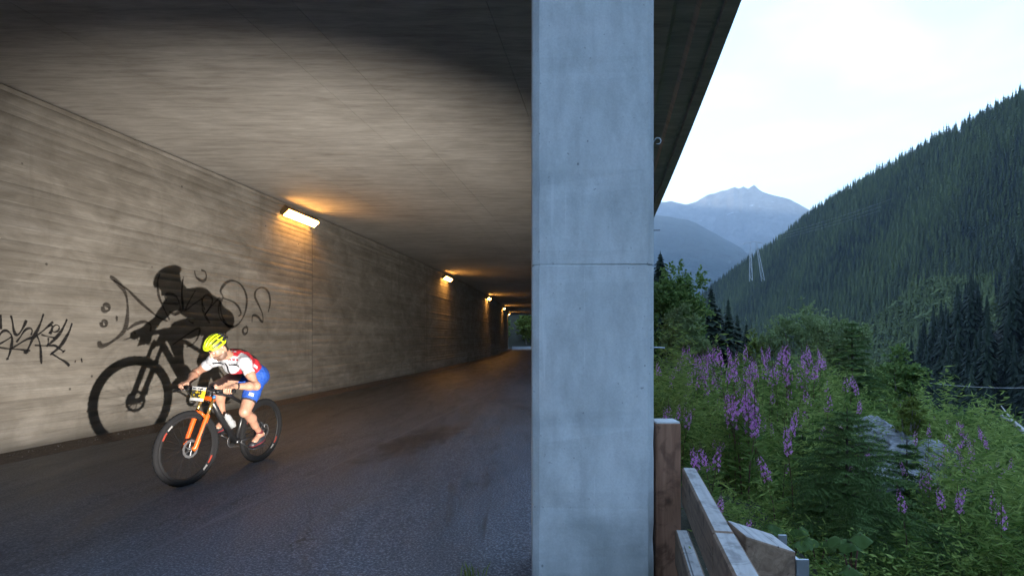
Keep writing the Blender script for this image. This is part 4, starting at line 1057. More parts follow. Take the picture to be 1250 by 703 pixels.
def mat_spray(name, c, mx):
    t = NT(name).set(Roughness=.6); at = t.n.new('ShaderNodeAttribute'); at.attribute_name = 'tint'
    t.b.inputs['Base Color'].default_value = (*c, 1); n = t.noise(t.pos((.8, .8, 5)), 9, 5, .6)
    al = t.math('MULTIPLY', t.ramp(at.outputs['Fac'], [(0, 0), (.75, 1)]), t.ramp(n, [(.25, mx * .5), (.6, mx)]))
    t.l.new(al, t.b.inputs['Alpha']); return t.mat
M['spray'] = mat_spray('black_spray_paint', (.012, .011, .012), .97); M['spray_thin'] = mat_spray('thin_brown_black_spray', (.02, .014, .012), .66)
def graffiti(strokes, mat, label, depth):
    V = []; Fs = []; A = []; y0 = strokes[0][1][0][0]; lay = 0
    for w, pts in strokes:
        w *= 1.45 if mat is M['spray'] else 1.1; lay = (lay + 1) % 12; hz_ = depth + lay * .00025
        P = [Vector((p[0], p[1], 0)) for p in pts]; S = []
        if len(P) == 2: S = [P[0].lerp(P[1], t) for t in np.linspace(0, 1, 4)]
        else:
            for i in range(len(P) - 1):
                a, b, c, d = P[max(0, i - 1)], P[i], P[i + 1], P[min(len(P) - 1, i + 2)]
                for t in np.linspace(0, 1, 6)[:-1]:
                    S.append(.5 * ((2 * b) + (c - a) * t + (2 * a - 5 * b + 4 * c - d) * t * t + (3 * b - a - 3 * c + d) * t ** 3))
            S.append(P[-1])
        tot = len(S); b0 = len(V)
        for i, p in enumerate(S):
            t = (S[min(i + 1, tot - 1)] - S[max(i - 1, 0)]).normalized(); nrm = Vector((-t.y, t.x, 0)); e = min(1, (i + .6) / 2.0, (tot - i - .4) / 2.0)
            q = w * (.85 + .3 * math.sin(i * .35 + w * 90)) * (.75 + .25 * e)
            for k, al in ((-1, 0), (-.45, 1), (.45, 1), (1, 0)):
                s = p + nrm * q * .5 * k * 1.35; V.append((fX(s.x) + hz_, s.x, s.y)); A.append(al * (.55 + .45 * e))
        for i in range(tot - 1):
            for k in range(3): a = b0 + i * 4 + k; Fs.append((a, a + 1, a + 5, a + 4))
    o = link('graffiti', np_mesh('graffiti', V, Fs, mat, False, None, A)); return tag(o, label, 'graffiti', 'graffiti on the concrete wall')
graffiti(TAG_LEFT, M['spray'], 'angular black graffiti tag with two dots at the left edge of the wall', .006)
graffiti(TAG_BIG, M['spray_thin'], 'large looping thin black graffiti tag around the rider\'s shadow', .006)

# ------------------------------------------------------------------ mountain bike (local: x forward, y to the rider's left, z up)
HEAD = math.atan2(-.978, -.209); LEAN = R(-5)
BIKE_LOC = (-2.98, 6.70, .034)
def place(o):
    o.location = BIKE_LOC; o.rotation_euler = (LEAN, 0, HEAD); o.rotation_mode = 'XYZ'
M['frame'] = plain('black_carbon', (.012, .012, .013), .32, 0, .3, 30, .5, .4)
M['tyre'] = plain('tyre_rubber', (.008, .008, .009), .9, 0, .3, 90, .2)
M['rim'] = plain('black_rim', (.010, .010, .011), .6, 0, .2, 60, .25)
M['decal_red'] = plain('red_decal', (.22, .03, .018), .4, 0, .1)
M['decal_white'] = plain('grey_decal', (.22, .215, .21), .4, 0, .1)
M['orange'] = plain('orange_fork_paint', (.52, .075, .005), .35, 0, .06, 20, .5, .5)
M['gold'] = plain('gold_stanchion', (.55, .36, .12), .25, .9, .1)
M['alu'] = plain('black_anodised', (.03, .03, .032), .4, .4, .2)
M['steel'] = plain('dull_steel', (.12, .12, .125), .5, .6, .1)
M['plate_yellow'] = plain('yellow_plate', (.44, .30, .015), .5, 0, .04)
M['white'] = plain('white_print', (.42, .42, .42), .5, 0, .04)
M['print_black'] = plain('black_print', (.015, .015, .015), .5, 0, .1)
M['bottle'] = plain('translucent_bottle', (.26, .27, .28), .35, 0, .1)
M['blue_part'] = plain('blue_anodised', (.03, .16, .5), .35, .3, .1)

WB, WR = 1.13, .37
BB = Vector((.435, 0, .315)); SA = Vector((-.358, 0, .934)); S0 = Vector((.905, 0, .83)); STEER = Matrix.Rotation(R(-7), 3, SA)
def st(p): return S0 + STEER @ (Vector(p) - S0)
bike = empty('mountain_bike'); place(bike)
tag(bike, 'black mountain bike with bright orange suspension fork ridden along the road', 'bicycle')

def torus_knobby(c, R0, r, front):
    n, m = 96, 10; V = []; Fs = []
    for i in range(n):
        a = 2 * math.pi * i / n; d = Vector((math.cos(a), 0, math.sin(a)))
        for k in range(m):
            b = 2 * math.pi * k / m; kn = .0035 if (i % 2 == (k % 2)) and math.cos(b) > .1 else 0
            p = d * (R0 + (r + kn) * math.cos(b)) + Vector((0, 1, 0)) * (r + kn * .6) * math.sin(b)
            p = p + Vector(c); V.append(st(p) if front else p)
    for i in range(n):
        j = (i + 1) % n
        for k in range(m):
            l = (k + 1) % m; Fs.append((i * m + k, j * m + k, j * m + l, i * m + l))
    return V, Fs
def wheel(c, front):
    c = Vector(c); X = (lambda p: st(p)) if front else (lambda p: Vector(p))
    rim = MB(); n = 96; prof = [(-.013, .300), (-.015, .318), (-.013, .322), (.013, .322), (.015, .318), (.013, .300), (0, .294)]; P = len(prof); V = []
    for i in range(n):
        a = 2 * math.pi * i / n
        for (o, r) in prof: V.append(X(c + Vector((math.cos(a) * r, o, math.sin(a) * r))))
    for i in range(n):
        j = (i + 1) % n; q = i % 48
        for k in range(P):
            l = (k + 1) % P
            rim.mi = 1 if (6 <= q < 10 and k in (0, 4)) else 2 if (11 <= q < 14 and k in (0, 4)) else 0
            rim.f.append((i * P + k, i * P + l, j * P + l, j * P + k)); rim.m.append(rim.mi)
    rim.v = [tuple(v) for v in V]
    w = rim.build('wheel', [M['rim'], M['decal_red'], M['decal_white']], bike)
    tag(w, 'front wheel' if front else None)
    if 'label' in w: w['label'] = 'front wheel with black rim and red decals'
    V, Fs = torus_knobby(c, .3435, .0265, front); t = MB(); t.add(V, Fs); t.build('tyre', M['tyre'], w, True)
    h = MB(); ax = (X(c + Vector((0, 1, 0))) - X(c)).normalized()
    h.lathe(X(c), ax, [(-.055, .0), (-.055, .012), (-.034, .014), (-.032, .027), (-.028, .027), (-.02, .016), (.02, .016), (.028, .027), (.032, .027), (.034, .014), (.055, .012), (.055, 0)], 16); h.build('hub', M['alu'], w, True)
    for k in range(28):
        a = 2 * math.pi * k / 28; sd = 1 if k % 2 else -1; tw = (.9 if (k // 2) % 2 else -.9)
        p0 = c + Vector((math.cos(a + tw) * .026, sd * .030, math.sin(a + tw) * .026)); p1 = c + Vector((math.cos(a) * .298, sd * .002, math.sin(a) * .298))
        s = MB(); s.tube([X(p0), X(p1)], .0013, 4, False); s.build('spoke', M['tyre'], w)
    ro = MB(); r1, r0 = (.09 if front else .08), .066; V = []; n = 48
    for i in range(n):
        a = 2 * math.pi * i / n; wv = 1 + .03 * math.sin(a * 12)
        for (rr, o) in ((r0, .0385), (r1 * wv, .0385), (r1 * wv, .0405), (r0, .0405)): V.append(X(c + Vector((math.cos(a) * rr, o, math.sin(a) * rr))))
    ro.add(V, [(i * 4 + k, i * 4 + (k + 1) % 4, ((i + 1) % n) * 4 + (k + 1) % 4, ((i + 1) % n) * 4 + k) for i in range(n) for k in range(4)])
    for k in range(6):
        a = k * 1.047; ro.tube([X(c + Vector((math.cos(a) * .02, .0395, math.sin(a) * .02))), X(c + Vector((math.cos(a + .5) * .068, .0395, math.sin(a + .5) * .068)))], .0035, 4)
    ro.build('brake_disc', M['steel'], w)
    return w
wheel((WB, 0, WR), True); wheel((0, 0, WR), False)

# frame
fr = MB(); HT0 = S0 + SA * .012; HT1 = S0 + SA * .105; ST = BB + Vector((-.284, 0, .959)) * .44
fr.tube([HT0, HT0 + SA * .03, HT1 - SA * .03, HT1], [.031, .026, .024, .028], 14)
fr.tube([HT0 + SA * .022, BB.lerp(HT0, .5) + Vector((0, 0, -.004)), BB], [.027, .031, .033], 12)
fr.tube([HT1 - SA * .02, HT1.lerp(ST, .5) + Vector((0, 0, .006)), ST - Vector((-.284, 0, .959)) * .03], [.024, .020, .017], 12)
fr.tube([BB, ST], [.022, .018], 12)
fr.lathe(BB, (0, 1, 0), [(-.045, 0), (-.045, .026), (.045, .026), (.045, 0)], 16)
for s in (-1, 1):
    fr.tube([BB + Vector((-.02, s * .03, 0)), (.30, s * .042, .325), (.12, s * .066, .355), (0, s * .072, WR)], [.014, .012, .010, .011], 8)
    fr.tube([ST + Vector((.01, s * .012, -.06)), (.2, s * .04, .58), (.06, s * .064, .42), (0, s * .072, WR)], [.011, .009, .008, .011], 8)
fr.build('frame', M['frame'], bike, True)
ls = MB()
for k in range(5):
    p = BB.lerp(HT0, .35 + .09 * k); ls.box(p + Vector((0, .0305, 0)), (.028, .004, .02), Matrix.Rotation(-math.atan2(HT0.z - BB.z, HT0.x - BB.x), 3, 'Y'))
ls.build('downtube_lettering', M['print_black'], bike)
# seat post and saddle
SP = BB + Vector((-.284, 0, .959)) * .60
mb = MB(); mb.tube([ST - Vector((-.284, 0, .959)) * .01, SP], .0145, 10); mb.build('seat_post', M['alu'], bike, True)
mb = MB(); mb.tube([ST - Vector((-.284, 0, .959)) * .012, ST + Vector((-.284, 0, .959)) * .012], .022, 12); mb.build('seat_clamp', M['alu'], bike, True)
mb = MB(); prof = [(-.135, .010, -.01), (-.125, .055, .0), (-.09, .068, .006), (-.04, .055, .004), (.02, .03, .0), (.08, .02, .001), (.125, .017, .0), (.138, .006, -.008)]; V = []; n = 12
for (dx, w_, dz) in prof:
    for k in range(n):
        a = 2 * math.pi * k / n; V.append(SP + Vector((dx + .01, math.cos(a) * w_, .032 + dz + math.sin(a) * (.014 if math.sin(a) > 0 else .022))))
mb.add(V, [(i * n + k, i * n + (k + 1) % n, (i + 1) * n + (k + 1) % n, (i + 1) * n + k) for i in range(len(prof) - 1) for k in range(n)] + [tuple(range(n - 1, -1, -1)), tuple((len(prof) - 1) * n + k for k in range(n))])
sd = mb.build('saddle', M['frame'], bike, True)
mb = MB()
for s in (-1, 1): mb.tube([SP + Vector((-.10, s * .022, .015)), SP + Vector((-.05, s * .022, -.012)), SP + Vector((.05, s * .02, -.012)), SP + Vector((.11, s * .01, .015))], .0035, 6)
mb.build('saddle_rail', M['steel'], sd, True)
# suspension fork
fk = MB(); AX = Vector((WB, 0, WR)); crown = S0 - SA * .005
def side(p, s, o): return st(Vector((p.x, s * o, p.z)))
fdir = SA; FO = Vector((.934, 0, .358)) * .042
legtop = crown + FO * .4
mb = MB(); mb.tube([st(crown + Vector((.004, -.082, -.012))), st(crown + Vector((.006, -.05, .01))), st(crown + Vector((0, 0, .02))), st(crown + Vector((.006, .05, .01))), st(crown + Vector((.004, .082, -.012)))], [.021, .022, .027, .022, .021], 10)
fork = mb.build('fork', M['orange'], bike, True); fork['label'] = 'bright orange suspension fork with two legs'
for s in (-1, 1):
    a = Vector((legtop.x - .008, 0, legtop.z)); b = AX + SA * .02 - FO * .55
    top = a; m1 = a.lerp(b, .34); bot = b
    mb = MB(); mb.tube([side(top + SA * .02, s, .075), side(m1, s, .075)], .0165, 12); mb.build('stanchion', M['gold'], fork, True)
    mb = MB(); mb.tube([side(m1 + SA * .012, s, .075), side(m1, s, .075), side(m1.lerp(bot, .5), s, .074), side(bot, s, .070), side(bot - SA * .03 + FO * .3, s, .066)], [.0225, .0245, .0235, .0225, .017], 12)
    mb.tube([side(bot, s, .068), side(AX - SA * .0, s, .062)], [.018, .017], 10)
    lo = mb.build('lower_leg', M['orange'], fork, True)
    mb = MB()
    for q in (.3, .42, .54, .66): mb.box(side(m1.lerp(bot, q), s, .0995), (.016, .003, .05), STEER @ Matrix.Rotation(R(-21), 3, 'Y'))
    mb.build('leg_decal', M['print_black'], fork)
    mb = MB(); mb.tube([side(top + SA * .015, s, .075), side(top + SA * .045, s, .075)], [.017, .013], 10); mb.build('top_cap', M['blue_part'], fork, True)
mb = MB(); ar = legtop.lerp(AX, .36)
mb.tube([side(ar, -1, .075), st(Vector((ar.x + .035, -.05, ar.z + .05))), st(Vector((ar.x + .04, 0, ar.z + .06))), st(Vector((ar.x + .035, .05, ar.z + .05))), side(ar, 1, .075)], [.016, .013, .012, .013, .016], 8)
mb.build('fork_arch', M['orange'], fork, True)
mb = MB(); mb.box(side(AX + SA * .075 + Vector((-.045, 0, 0)), 1, .055), (.05, .03, .06), STEER @ Matrix.Rotation(R(-21), 3, 'Y'), .006); mb.build('brake_caliper', M['alu'], fork)
# cockpit: stem, bar, grips, levers, cables, number plate
BZ = HT1 + SA * .012; BC = BZ + Vector((.095, 0, -.008))
mb = MB(); mb.tube([st(BZ), st(BC)], [.022, .020], 10); mb.tube([st(HT1), st(BZ + SA * .025)], .02, 12); mb.tube([st(BC - Vector((0, .025, 0))), st(BC + Vector((0, .025, 0)))], .022, 10); mb.build('stem', M['alu'], bike, True)
barpts = lambda s: [BC, BC + Vector((.004, s * .06, 0)), BC + Vector((0, s * .17, .006)), BC + Vector((-.035, s * .345, .010))]
mb = MB(); mb.tube([st(p) for p in barpts(-1)[::-1] + barpts(1)[1:]], [.011, .0125, .0155, .0158, .0155, .0125, .011], 10); hb_ = mb.build('handlebar', M['alu'], bike, True)
GR = {}
for s in (-1, 1):
    a, b = BC + Vector((-.014, s * .228, .0085)), BC + Vector((-.0365, s * .357, .0105)); GR[s] = (st(a), st(b))
    mb = MB(); mb.tube([st(a), st(a.lerp(b, .06)), st(a.lerp(b, .94)), st(b)], [.018, .0165, .0165, .019], 12); mb.build('grip', M['tyre'], hb_, True)
    mb = MB(); c = BC + Vector((-.004, s * .2, .007)); mb.tube([st(c + Vector((.0, 0, -.012))), st(c + Vector((.035, s * -.01, -.014)))], .013, 8)
    mb.tube([st(c + Vector((.03, -s * .02, -.014))), st(c + Vector((.075, s * .035, -.024))), st(c + Vector((.078, s * .12, -.03)))], [.007, .006, .004], 6); mb.build('brake_lever', M['alu'], hb_, True)
    mb = MB(); mb.tube([st(c + Vector((.035, -s * .02, -.012))), st(c + Vector((.12, -s * .08, .01))), st(BC + Vector((.12, s * .03, -.06))), st(S0 + Vector((.03, s * .03, -.02)))], .0026, 6); mb.build('cable', M['print_black'], bike, True)
pr = STEER @ Matrix.Rotation(R(-14), 3, 'Y'); PC = st(BC + Vector((.072, 0, -.035)))
mb = MB(); w2, h2 = .088, .07
def plate_pt(u, v, o=0): return PC + pr @ Vector((o + .012 * (1 - (u / .09) ** 2), u, v))
def plate_strip(mb, u0, u1, v0, v1, o, thick=.0025):
    n = 8; V = []
    for i in range(n + 1):
        u = u0 + (u1 - u0) * i / n; V += [plate_pt(u, v0, o), plate_pt(u, v1, o), plate_pt(u, v1, o - thick), plate_pt(u, v0, o - thick)]
    mb.add(V, [(i * 4 + k, (i + 1) * 4 + k, (i + 1) * 4 + (k + 1) % 4, i * 4 + (k + 1) % 4) for i in range(n) for k in range(4)] + [(0, 1, 2, 3), (n * 4 + 3, n * 4 + 2, n * 4 + 1, n * 4)])
plate_strip(mb, -w2, w2, -h2, h2, 0); npl = mb.build('number_plate', M['plate_yellow'], bike); npl['label'] = 'yellow race number plate with white bands'
mb = MB(); plate_strip(mb, -w2, w2, .036, h2, .003, .002); mb.build('top_band', M['white'], npl)
mb = MB(); plate_strip(mb, -w2 * .98, w2 * .98, -h2, -.042, .003, .002); mb.build('bottom_band', M['white'], npl)
def digit(segs):
    mb = MB()
    for (u0, v0, u1, v1) in segs: mb.tube([plate_pt(u0, v0, .006), plate_pt((u0 + u1) / 2, (v0 + v1) / 2, .006), plate_pt(u1, v1, .006)], .0062, 5)
    mb.build('numeral', M['print_black'], npl)
# u to the rider's left, which reads to the right from in front
digit([(-.052, .026, -.052, -.032), (-.052, .026, -.064, .012)])
digit([(-.006, .026, -.034, .026), (-.034, .026, -.034, .0), (-.034, .0, -.006, .0), (-.006, .0, -.006, -.032), (-.006, -.032, -.034, -.032)])
digit([(.016, .026, .048, .026), (.048, .026, .048, .0), (.048, .0, .016, .0), (.016, .0, .016, -.032), (.016, -.032, .05, -.032)])
mb = MB(); plate_strip(mb, -.07, -.02, .046, .056, .0052, .001); plate_strip(mb, .0, .06, .046, .056, .0052, .001); mb.build('small_print', M['print_black'], npl)
# drivetrain
CR = R(210)                 # left crank points back and down
cdir = Vector((math.cos(CR), 0, math.sin(CR)))
PED = {}
for s in (1, -1):
    d = cdir * s; a = BB + Vector((0, s * .055, 0)); b = BB + d * .175 + Vector((0, s * .075, 0)); PED[s] = b + Vector((0, s * .05, 0))
    mb = MB(); mb.tube([a, a.lerp(b, .5), b], [.016, .012, .013], 8, squash=.7); mb.build('crank_arm', M['alu'], bike, True)
    mb = MB(); mb.box(PED[s], (.075, .06, .018), None, .004); mb.tube([b, PED[s]], .006, 6); mb.build('pedal', M['alu'], bike)
def cog(c, r, n, y, name, mat, th=.003):
    mb = MB(); V = []
    for i in range(n * 2):
        a = math.pi * i / n; rr = r * (1.0 if i % 2 else .93)
        for o in (-th / 2, th / 2): V.append(c + Vector((math.cos(a) * rr, y + o, math.sin(a) * rr)))
        for o in (th / 2, -th / 2): V.append(c + Vector((math.cos(a) * r * .55, y + o, math.sin(a) * r * .55)))
    N = n * 2; mb.add(V, [(i * 4 + k, ((i + 1) % N) * 4 + k, ((i + 1) % N) * 4 + (k + 1) % 4, i * 4 + (k + 1) % 4) for i in range(N) for k in range(4)])
    return mb.build(name, mat, bike)
cog(BB, .068, 30, -.05, 'chainring', M['alu'])
for q in range(5): cog(Vector((0, 0, WR)), .10 - .017 * q, 34 - 5 * q, -.032 - .006 * q, 'sprocket', M['steel'])
mb = MB(); pts = [BB + Vector((math.cos(a) * .068, -.05, math.sin(a) * .068)) for a in np.linspace(R(95), R(-95), 10)]
pts += [Vector((.06, -.055, .20)), Vector((-.005, -.055, .19)), Vector((.02, -.052, .255))] + [Vector((math.cos(a) * .07, -.048, WR + math.sin(a) * .07)) for a in np.linspace(R(280), R(90), 8)]
mb.tube(pts, .0042, 6, closed=True); mb.build('chain', M['steel'], bike, True)
mb = MB(); mb.tube([Vector((0, -.07, WR - .02)), Vector((-.01, -.068, .28)), Vector((.035, -.058, .21))], [.013, .012, .012], 8); mb.build('derailleur', M['alu'], bike, True)
# bottle in its cage on the down tube
dd = (HT0 - BB).normalized(); nn = Vector((-dd.z, 0, dd.x)); bc = BB.lerp(HT0, .36) + nn * .072
mb = MB(); mb.lathe(bc, dd, [(-.075, 0), (-.075, .032), (-.068, .036), (.02, .036), (.028, .033), (.036, .036), (.07, .036), (.082, .03), (.086, .03), (.1, .026), (.105, .011), (.122, .011), (.124, 0)], 18)
bo = mb.build('water_bottle', M['bottle'], None, True); place(bo); tag(bo, 'grey water bottle held in the frame of the bike', 'bottle')
mb = MB()
for s in (-1, 1): mb.tube([bc - nn * .038 - dd * .08, bc + Vector((0, s * .04, 0)) - dd * .07, bc + nn * .03 + Vector((0, s * .026, 0)) - dd * .02, bc + Vector((0, s * .04, 0)) + dd * .03, bc - nn * .038 + dd * .01], .0035, 6)
mb.build('bottle_cage', M['decal_white'], bike, True)

# ------------------------------------------------------------------ rider: one continuous body from a smooth distance field
class Field:
    def __init__(s, lo, hi, h):
        s.lo = np.array(lo, np.float32); s.h = h; s.n = np.ceil((np.array(hi) - s.lo) / h).astype(int) + 1
        s.d = np.full(tuple(s.n), 9.0, np.float32)
    def region(s, lo, hi):
        a = np.clip(np.floor((np.array(lo) - s.lo) / s.h).astype(int), 0, s.n - 1); b = np.clip(np.ceil((np.array(hi) - s.lo) / s.h).astype(int) + 1, 1, s.n)
        g = [s.lo[i] + s.h * np.arange(a[i], b[i], dtype=np.float32) for i in range(3)]
        return tuple(slice(a[i], b[i]) for i in range(3)), g[0][:, None, None], g[1][None, :, None], g[2][None, None, :]
    def comb(s, sl, dn, k, sub=False):
        o = s.d[sl]
        if sub:
            s.d[sl] = np.maximum(o, -dn); return
        if k <= 0: s.d[sl] = np.minimum(o, dn); return
        hh = np.clip(.5 + .5 * (o - dn) / k, 0, 1); s.d[sl] = o * (1 - hh) + dn * hh - k * hh * (1 - hh)
    def cap(s, a, b, ra, rb, k=.02, ys=1.0, sub=False):
        """tapered limb; ys widens it sideways"""
        a = np.array(a, np.float32); b = np.array(b, np.float32); m = max(ra, rb) * max(1, ys) + .06
        sl, X, Y, Z = s.region(np.minimum(a, b) - m, np.maximum(a, b) + m)
        ab = b - a; ab2 = np.array([ab[0], ab[1] / ys, ab[2]]); L2 = float((ab2 ** 2).sum()) + 1e-9
        px_, py_, pz_ = X - a[0], (Y - a[1]) / ys, Z - a[2]
        t = np.clip((px_ * ab2[0] + py_ * ab2[1] + pz_ * ab2[2]) / L2, 0, 1)
        d = np.sqrt((px_ - t * ab2[0]) ** 2 + (py_ - t * ab2[1]) ** 2 + (pz_ - t * ab2[2]) ** 2) - (ra + (rb - ra) * t)
        s.comb(sl, d, k, sub)
    def ell(s, c, r, k=.02, rot=None, sub=False):
        c = np.array(c, np.float32); m = max(r) + .06; sl, X, Y, Z = s.region(c - m, c + m); X, Y, Z = X - c[0], Y - c[1], Z - c[2]
        if rot is not None:
            q = np.array(rot.transposed(), np.float32); X, Y, Z = q[0, 0] * X + q[0, 1] * Y + q[0, 2] * Z, q[1, 0] * X + q[1, 1] * Y + q[1, 2] * Z, q[2, 0] * X + q[2, 1] * Y + q[2, 2] * Z
        u = np.sqrt((X / r[0]) ** 2 + (Y / r[1]) ** 2 + (Z / r[2]) ** 2); g = np.sqrt((X / r[0] ** 2) ** 2 + (Y / r[1] ** 2) ** 2 + (Z / r[2] ** 2) ** 2) + 1e-6
        s.comb(sl, u * (u - 1) / g, k, sub)
    def plane(s, p, n):
        """keep the side the normal points away from"""
        sl, X, Y, Z = s.region(s.lo, s.lo + s.h * s.n); n = np.array(n, float); n /= np.linalg.norm(n)
        s.d = np.maximum(s.d, ((X - p[0]) * n[0] + (Y - p[1]) * n[1] + (Z - p[2]) * n[2]).astype(np.float32))
    def surface(s):
        d = s.d; ins = d < 0; n = s.n
        c = [ins[i:n[0] - 1 + i, j:n[1] - 1 + j, k:n[2] - 1 + k] for i in (0, 1) for j in (0, 1) for k in (0, 1)]
        cnt = sum(x.astype(np.int8) for x in c); act = (cnt > 0) & (cnt < 8); I = np.argwhere(act); idm = np.full(act.shape, -1, np.int64); idm[act] = np.arange(len(I))
        acc = np.zeros((len(I), 3)); w = np.zeros(len(I)); cor = [(i, j, k) for i in (0, 1) for j in (0, 1) for k in (0, 1)]
        val = {q: d[I[:, 0] + q[0], I[:, 1] + q[1], I[:, 2] + q[2]] for q in cor}
        for q in cor:
            for ax in range(3):
                if q[ax] == 0:
                    p = list(q); p[ax] = 1; p = tuple(p); a, b = val[q], val[p]; m = (a < 0) != (b < 0)
                    t = np.where(m, a / np.where(m, a - b, 1), 0); e = np.tile(np.array(q, float), (len(I), 1)); e[:, ax] = t; acc += e * m[:, None]; w += m
        V = s.lo + s.h * (I + acc / np.maximum(w, 1)[:, None]); Q = []
        for ax in range(3):
            u, v = [(1, 2), (2, 0), (0, 1)][ax]; sl0 = [slice(None)] * 3; sl1 = [slice(None)] * 3; sl0[ax] = slice(0, -1); sl1[ax] = slice(1, None)
            a, b = ins[tuple(sl0)], ins[tuple(sl1)]; E = np.argwhere(a != b)
            ok = (E[:, u] > 0) & (E[:, v] > 0) & (E[:, u] < n[u] - 1) & (E[:, v] < n[v] - 1); E = E[ok]; fl = a[E[:, 0], E[:, 1], E[:, 2]]
            def cell(du, dv):
                c_ = E.copy(); c_[:, u] -= du; c_[:, v] -= dv; return idm[c_[:, 0], c_[:, 1], c_[:, 2]]
            q = np.stack([cell(1, 1), cell(0, 1), cell(0, 0), cell(1, 0)], 1); q[~fl] = q[~fl][:, ::-1]; Q.append(q)
        return V, np.concatenate(Q)
def field_obj(name, f, mats, parent, mi=None, smooth_it=1):
    V, Q = f.surface(); Q = Q[(Q >= 0).all(1)]
    for _ in range(smooth_it):       # light Laplacian pass
        S = np.zeros_like(V); Cn = np.zeros(len(V))
        for a, b in ((0, 1), (1, 2), (2, 3), (3, 0)):
            np.add.at(S, Q[:, a], V[Q[:, b]]); np.add.at(Cn, Q[:, a], 1); np.add.at(S, Q[:, b], V[Q[:, a]]); np.add.at(Cn, Q[:, b], 1)
        V = V * .5 + .5 * S / np.maximum(Cn, 1)[:, None]
    m = mi(V[Q].mean(1)) if mi is not None else None
    return link(name, np_mesh(name, V, Q, mats, True, m), parent)

def skin_mat(name, c):
    t = NT(name).set(Roughness=.5); n = t.noise(t.pos(obj=True), 30, 4); t.col(t.mix(t.ramp(n, [(.3, 0), (.7, 1)]), tuple(x * .86 for x in c), tuple(x * 1.1 for x in c)))
    t.b.inputs['Subsurface Weight'].default_value = .08; t.b.inputs['Subsurface Radius'].default_value = (.02, .008, .004); return t.mat
M['skin'] = skin_mat('skin', (.32, .17, .115)); M['stubble'] = skin_mat('stubble', (.12, .068, .048)); M['hair'] = plain('dark_hair', (.02, .014, .01), .6, 0, .3, 80)
def cloth(name, c):
    t = NT(name).set(Roughness=.7); n = t.noise(t.pos((1, 1, 1), True), 16, 5, .6, .6); t.col(t.mix(t.ramp(n, [(.3, 0), (.7, 1)]), tuple(x * .85 for x in c), tuple(min(1, x * 1.08) for x in c))).bump(n, .9, .03); return t.mat
M['j_white'] = cloth('jersey_white', (.46, .46, .49)); M['j_red'] = cloth('jersey_red', (.42, .012, .022)); M['j_black'] = cloth('jersey_black', (.014, .013, .018)); M['shorts'] = cloth('shorts_blue', (.008, .06, .33))
M['shoe'] = plain('black_shoe', (.02, .02, .024), .5, 0, .2); M['shoe_red'] = plain('red_shoe_trim', (.18, .012, .02), .5); M['sock'] = plain('dark_red_sock', (.10, .012, .016), .8); M['neon'] = plain('neon_yellow_shell', (.42, .52, .01), .35, 0, .05, 20, .5, .4)

rider = empty('person'); place(rider)
tag(rider, 'cyclist in white and red jersey, blue shorts and neon helmet crouched over the handlebar', 'person')
LO, HI, HH = (-.12, -.48, .12), (1.08, .48, 1.62), .0052
hip = {s: np.array((.255, s * .085, 1.03)) for s in (1, -1)}
ank = {1: np.array((.185, .125, .375)), -1: np.array((.480, -.125, .545))}
def knee_of(h, a, l1, l2):
    d = a - h; L = np.linalg.norm(d); x = (l1 * l1 - l2 * l2 + L * L) / (2 * L); y = math.sqrt(max(1e-4, l1 * l1 - x * x)); u = d / L
    f = np.array([1, 0, 0.]) - u * u[0]; f /= np.linalg.norm(f); return h + u * x + f * y
knee = {s: knee_of(hip[s], ank[s], .435, .425) + np.array((0, s * .02, 0)) for s in (1, -1)}
sh = {s: np.array((.63, s * .185, 1.205)) for s in (1, -1)}
grip = {s: np.array((GR[s][0] * .45 + GR[s][1] * .55)) for s in (1, -1)}
gax = {s: np.array((GR[s][1] - GR[s][0]).normalized()) for s in (1, -1)}       # outward along the grip
wr = {s: grip[s] + np.array((-.062, s * .004, .040)) for s in (1, -1)}
def elbow_of(a, b, l1, l2, pref):
    d = b - a; L = min(np.linalg.norm(d), l1 + l2 - .004); u = d / np.linalg.norm(d); x = (l1 * l1 - l2 * l2 + L * L) / (2 * L); y = math.sqrt(max(1e-4, l1 * l1 - x * x))
    f = pref - u * u.dot(pref); f /= np.linalg.norm(f); return a + u * x + f * y
elb = {1: elbow_of(sh[1], wr[1], .285, .25, np.array((-.45, .55, -.5))), -1: elbow_of(sh[-1], wr[-1], .285, .25, np.array((-.15, -.75, -.45)))}
HC = np.array((.805, -.012, 1.352)); HR = Matrix.Rotation(R(-20), 3, 'Z') @ Matrix.Rotation(R(40), 3, 'Y')
def hp(x, y, z): return HC + np.array(HR @ Vector((x, y, z)))
PEL, LUM, CHE, NEK = np.array((.245, 0, 1.062)), np.array((.365, 0, 1.165)), np.array((.515, 0, 1.215)), np.array((.66, 0, 1.25))

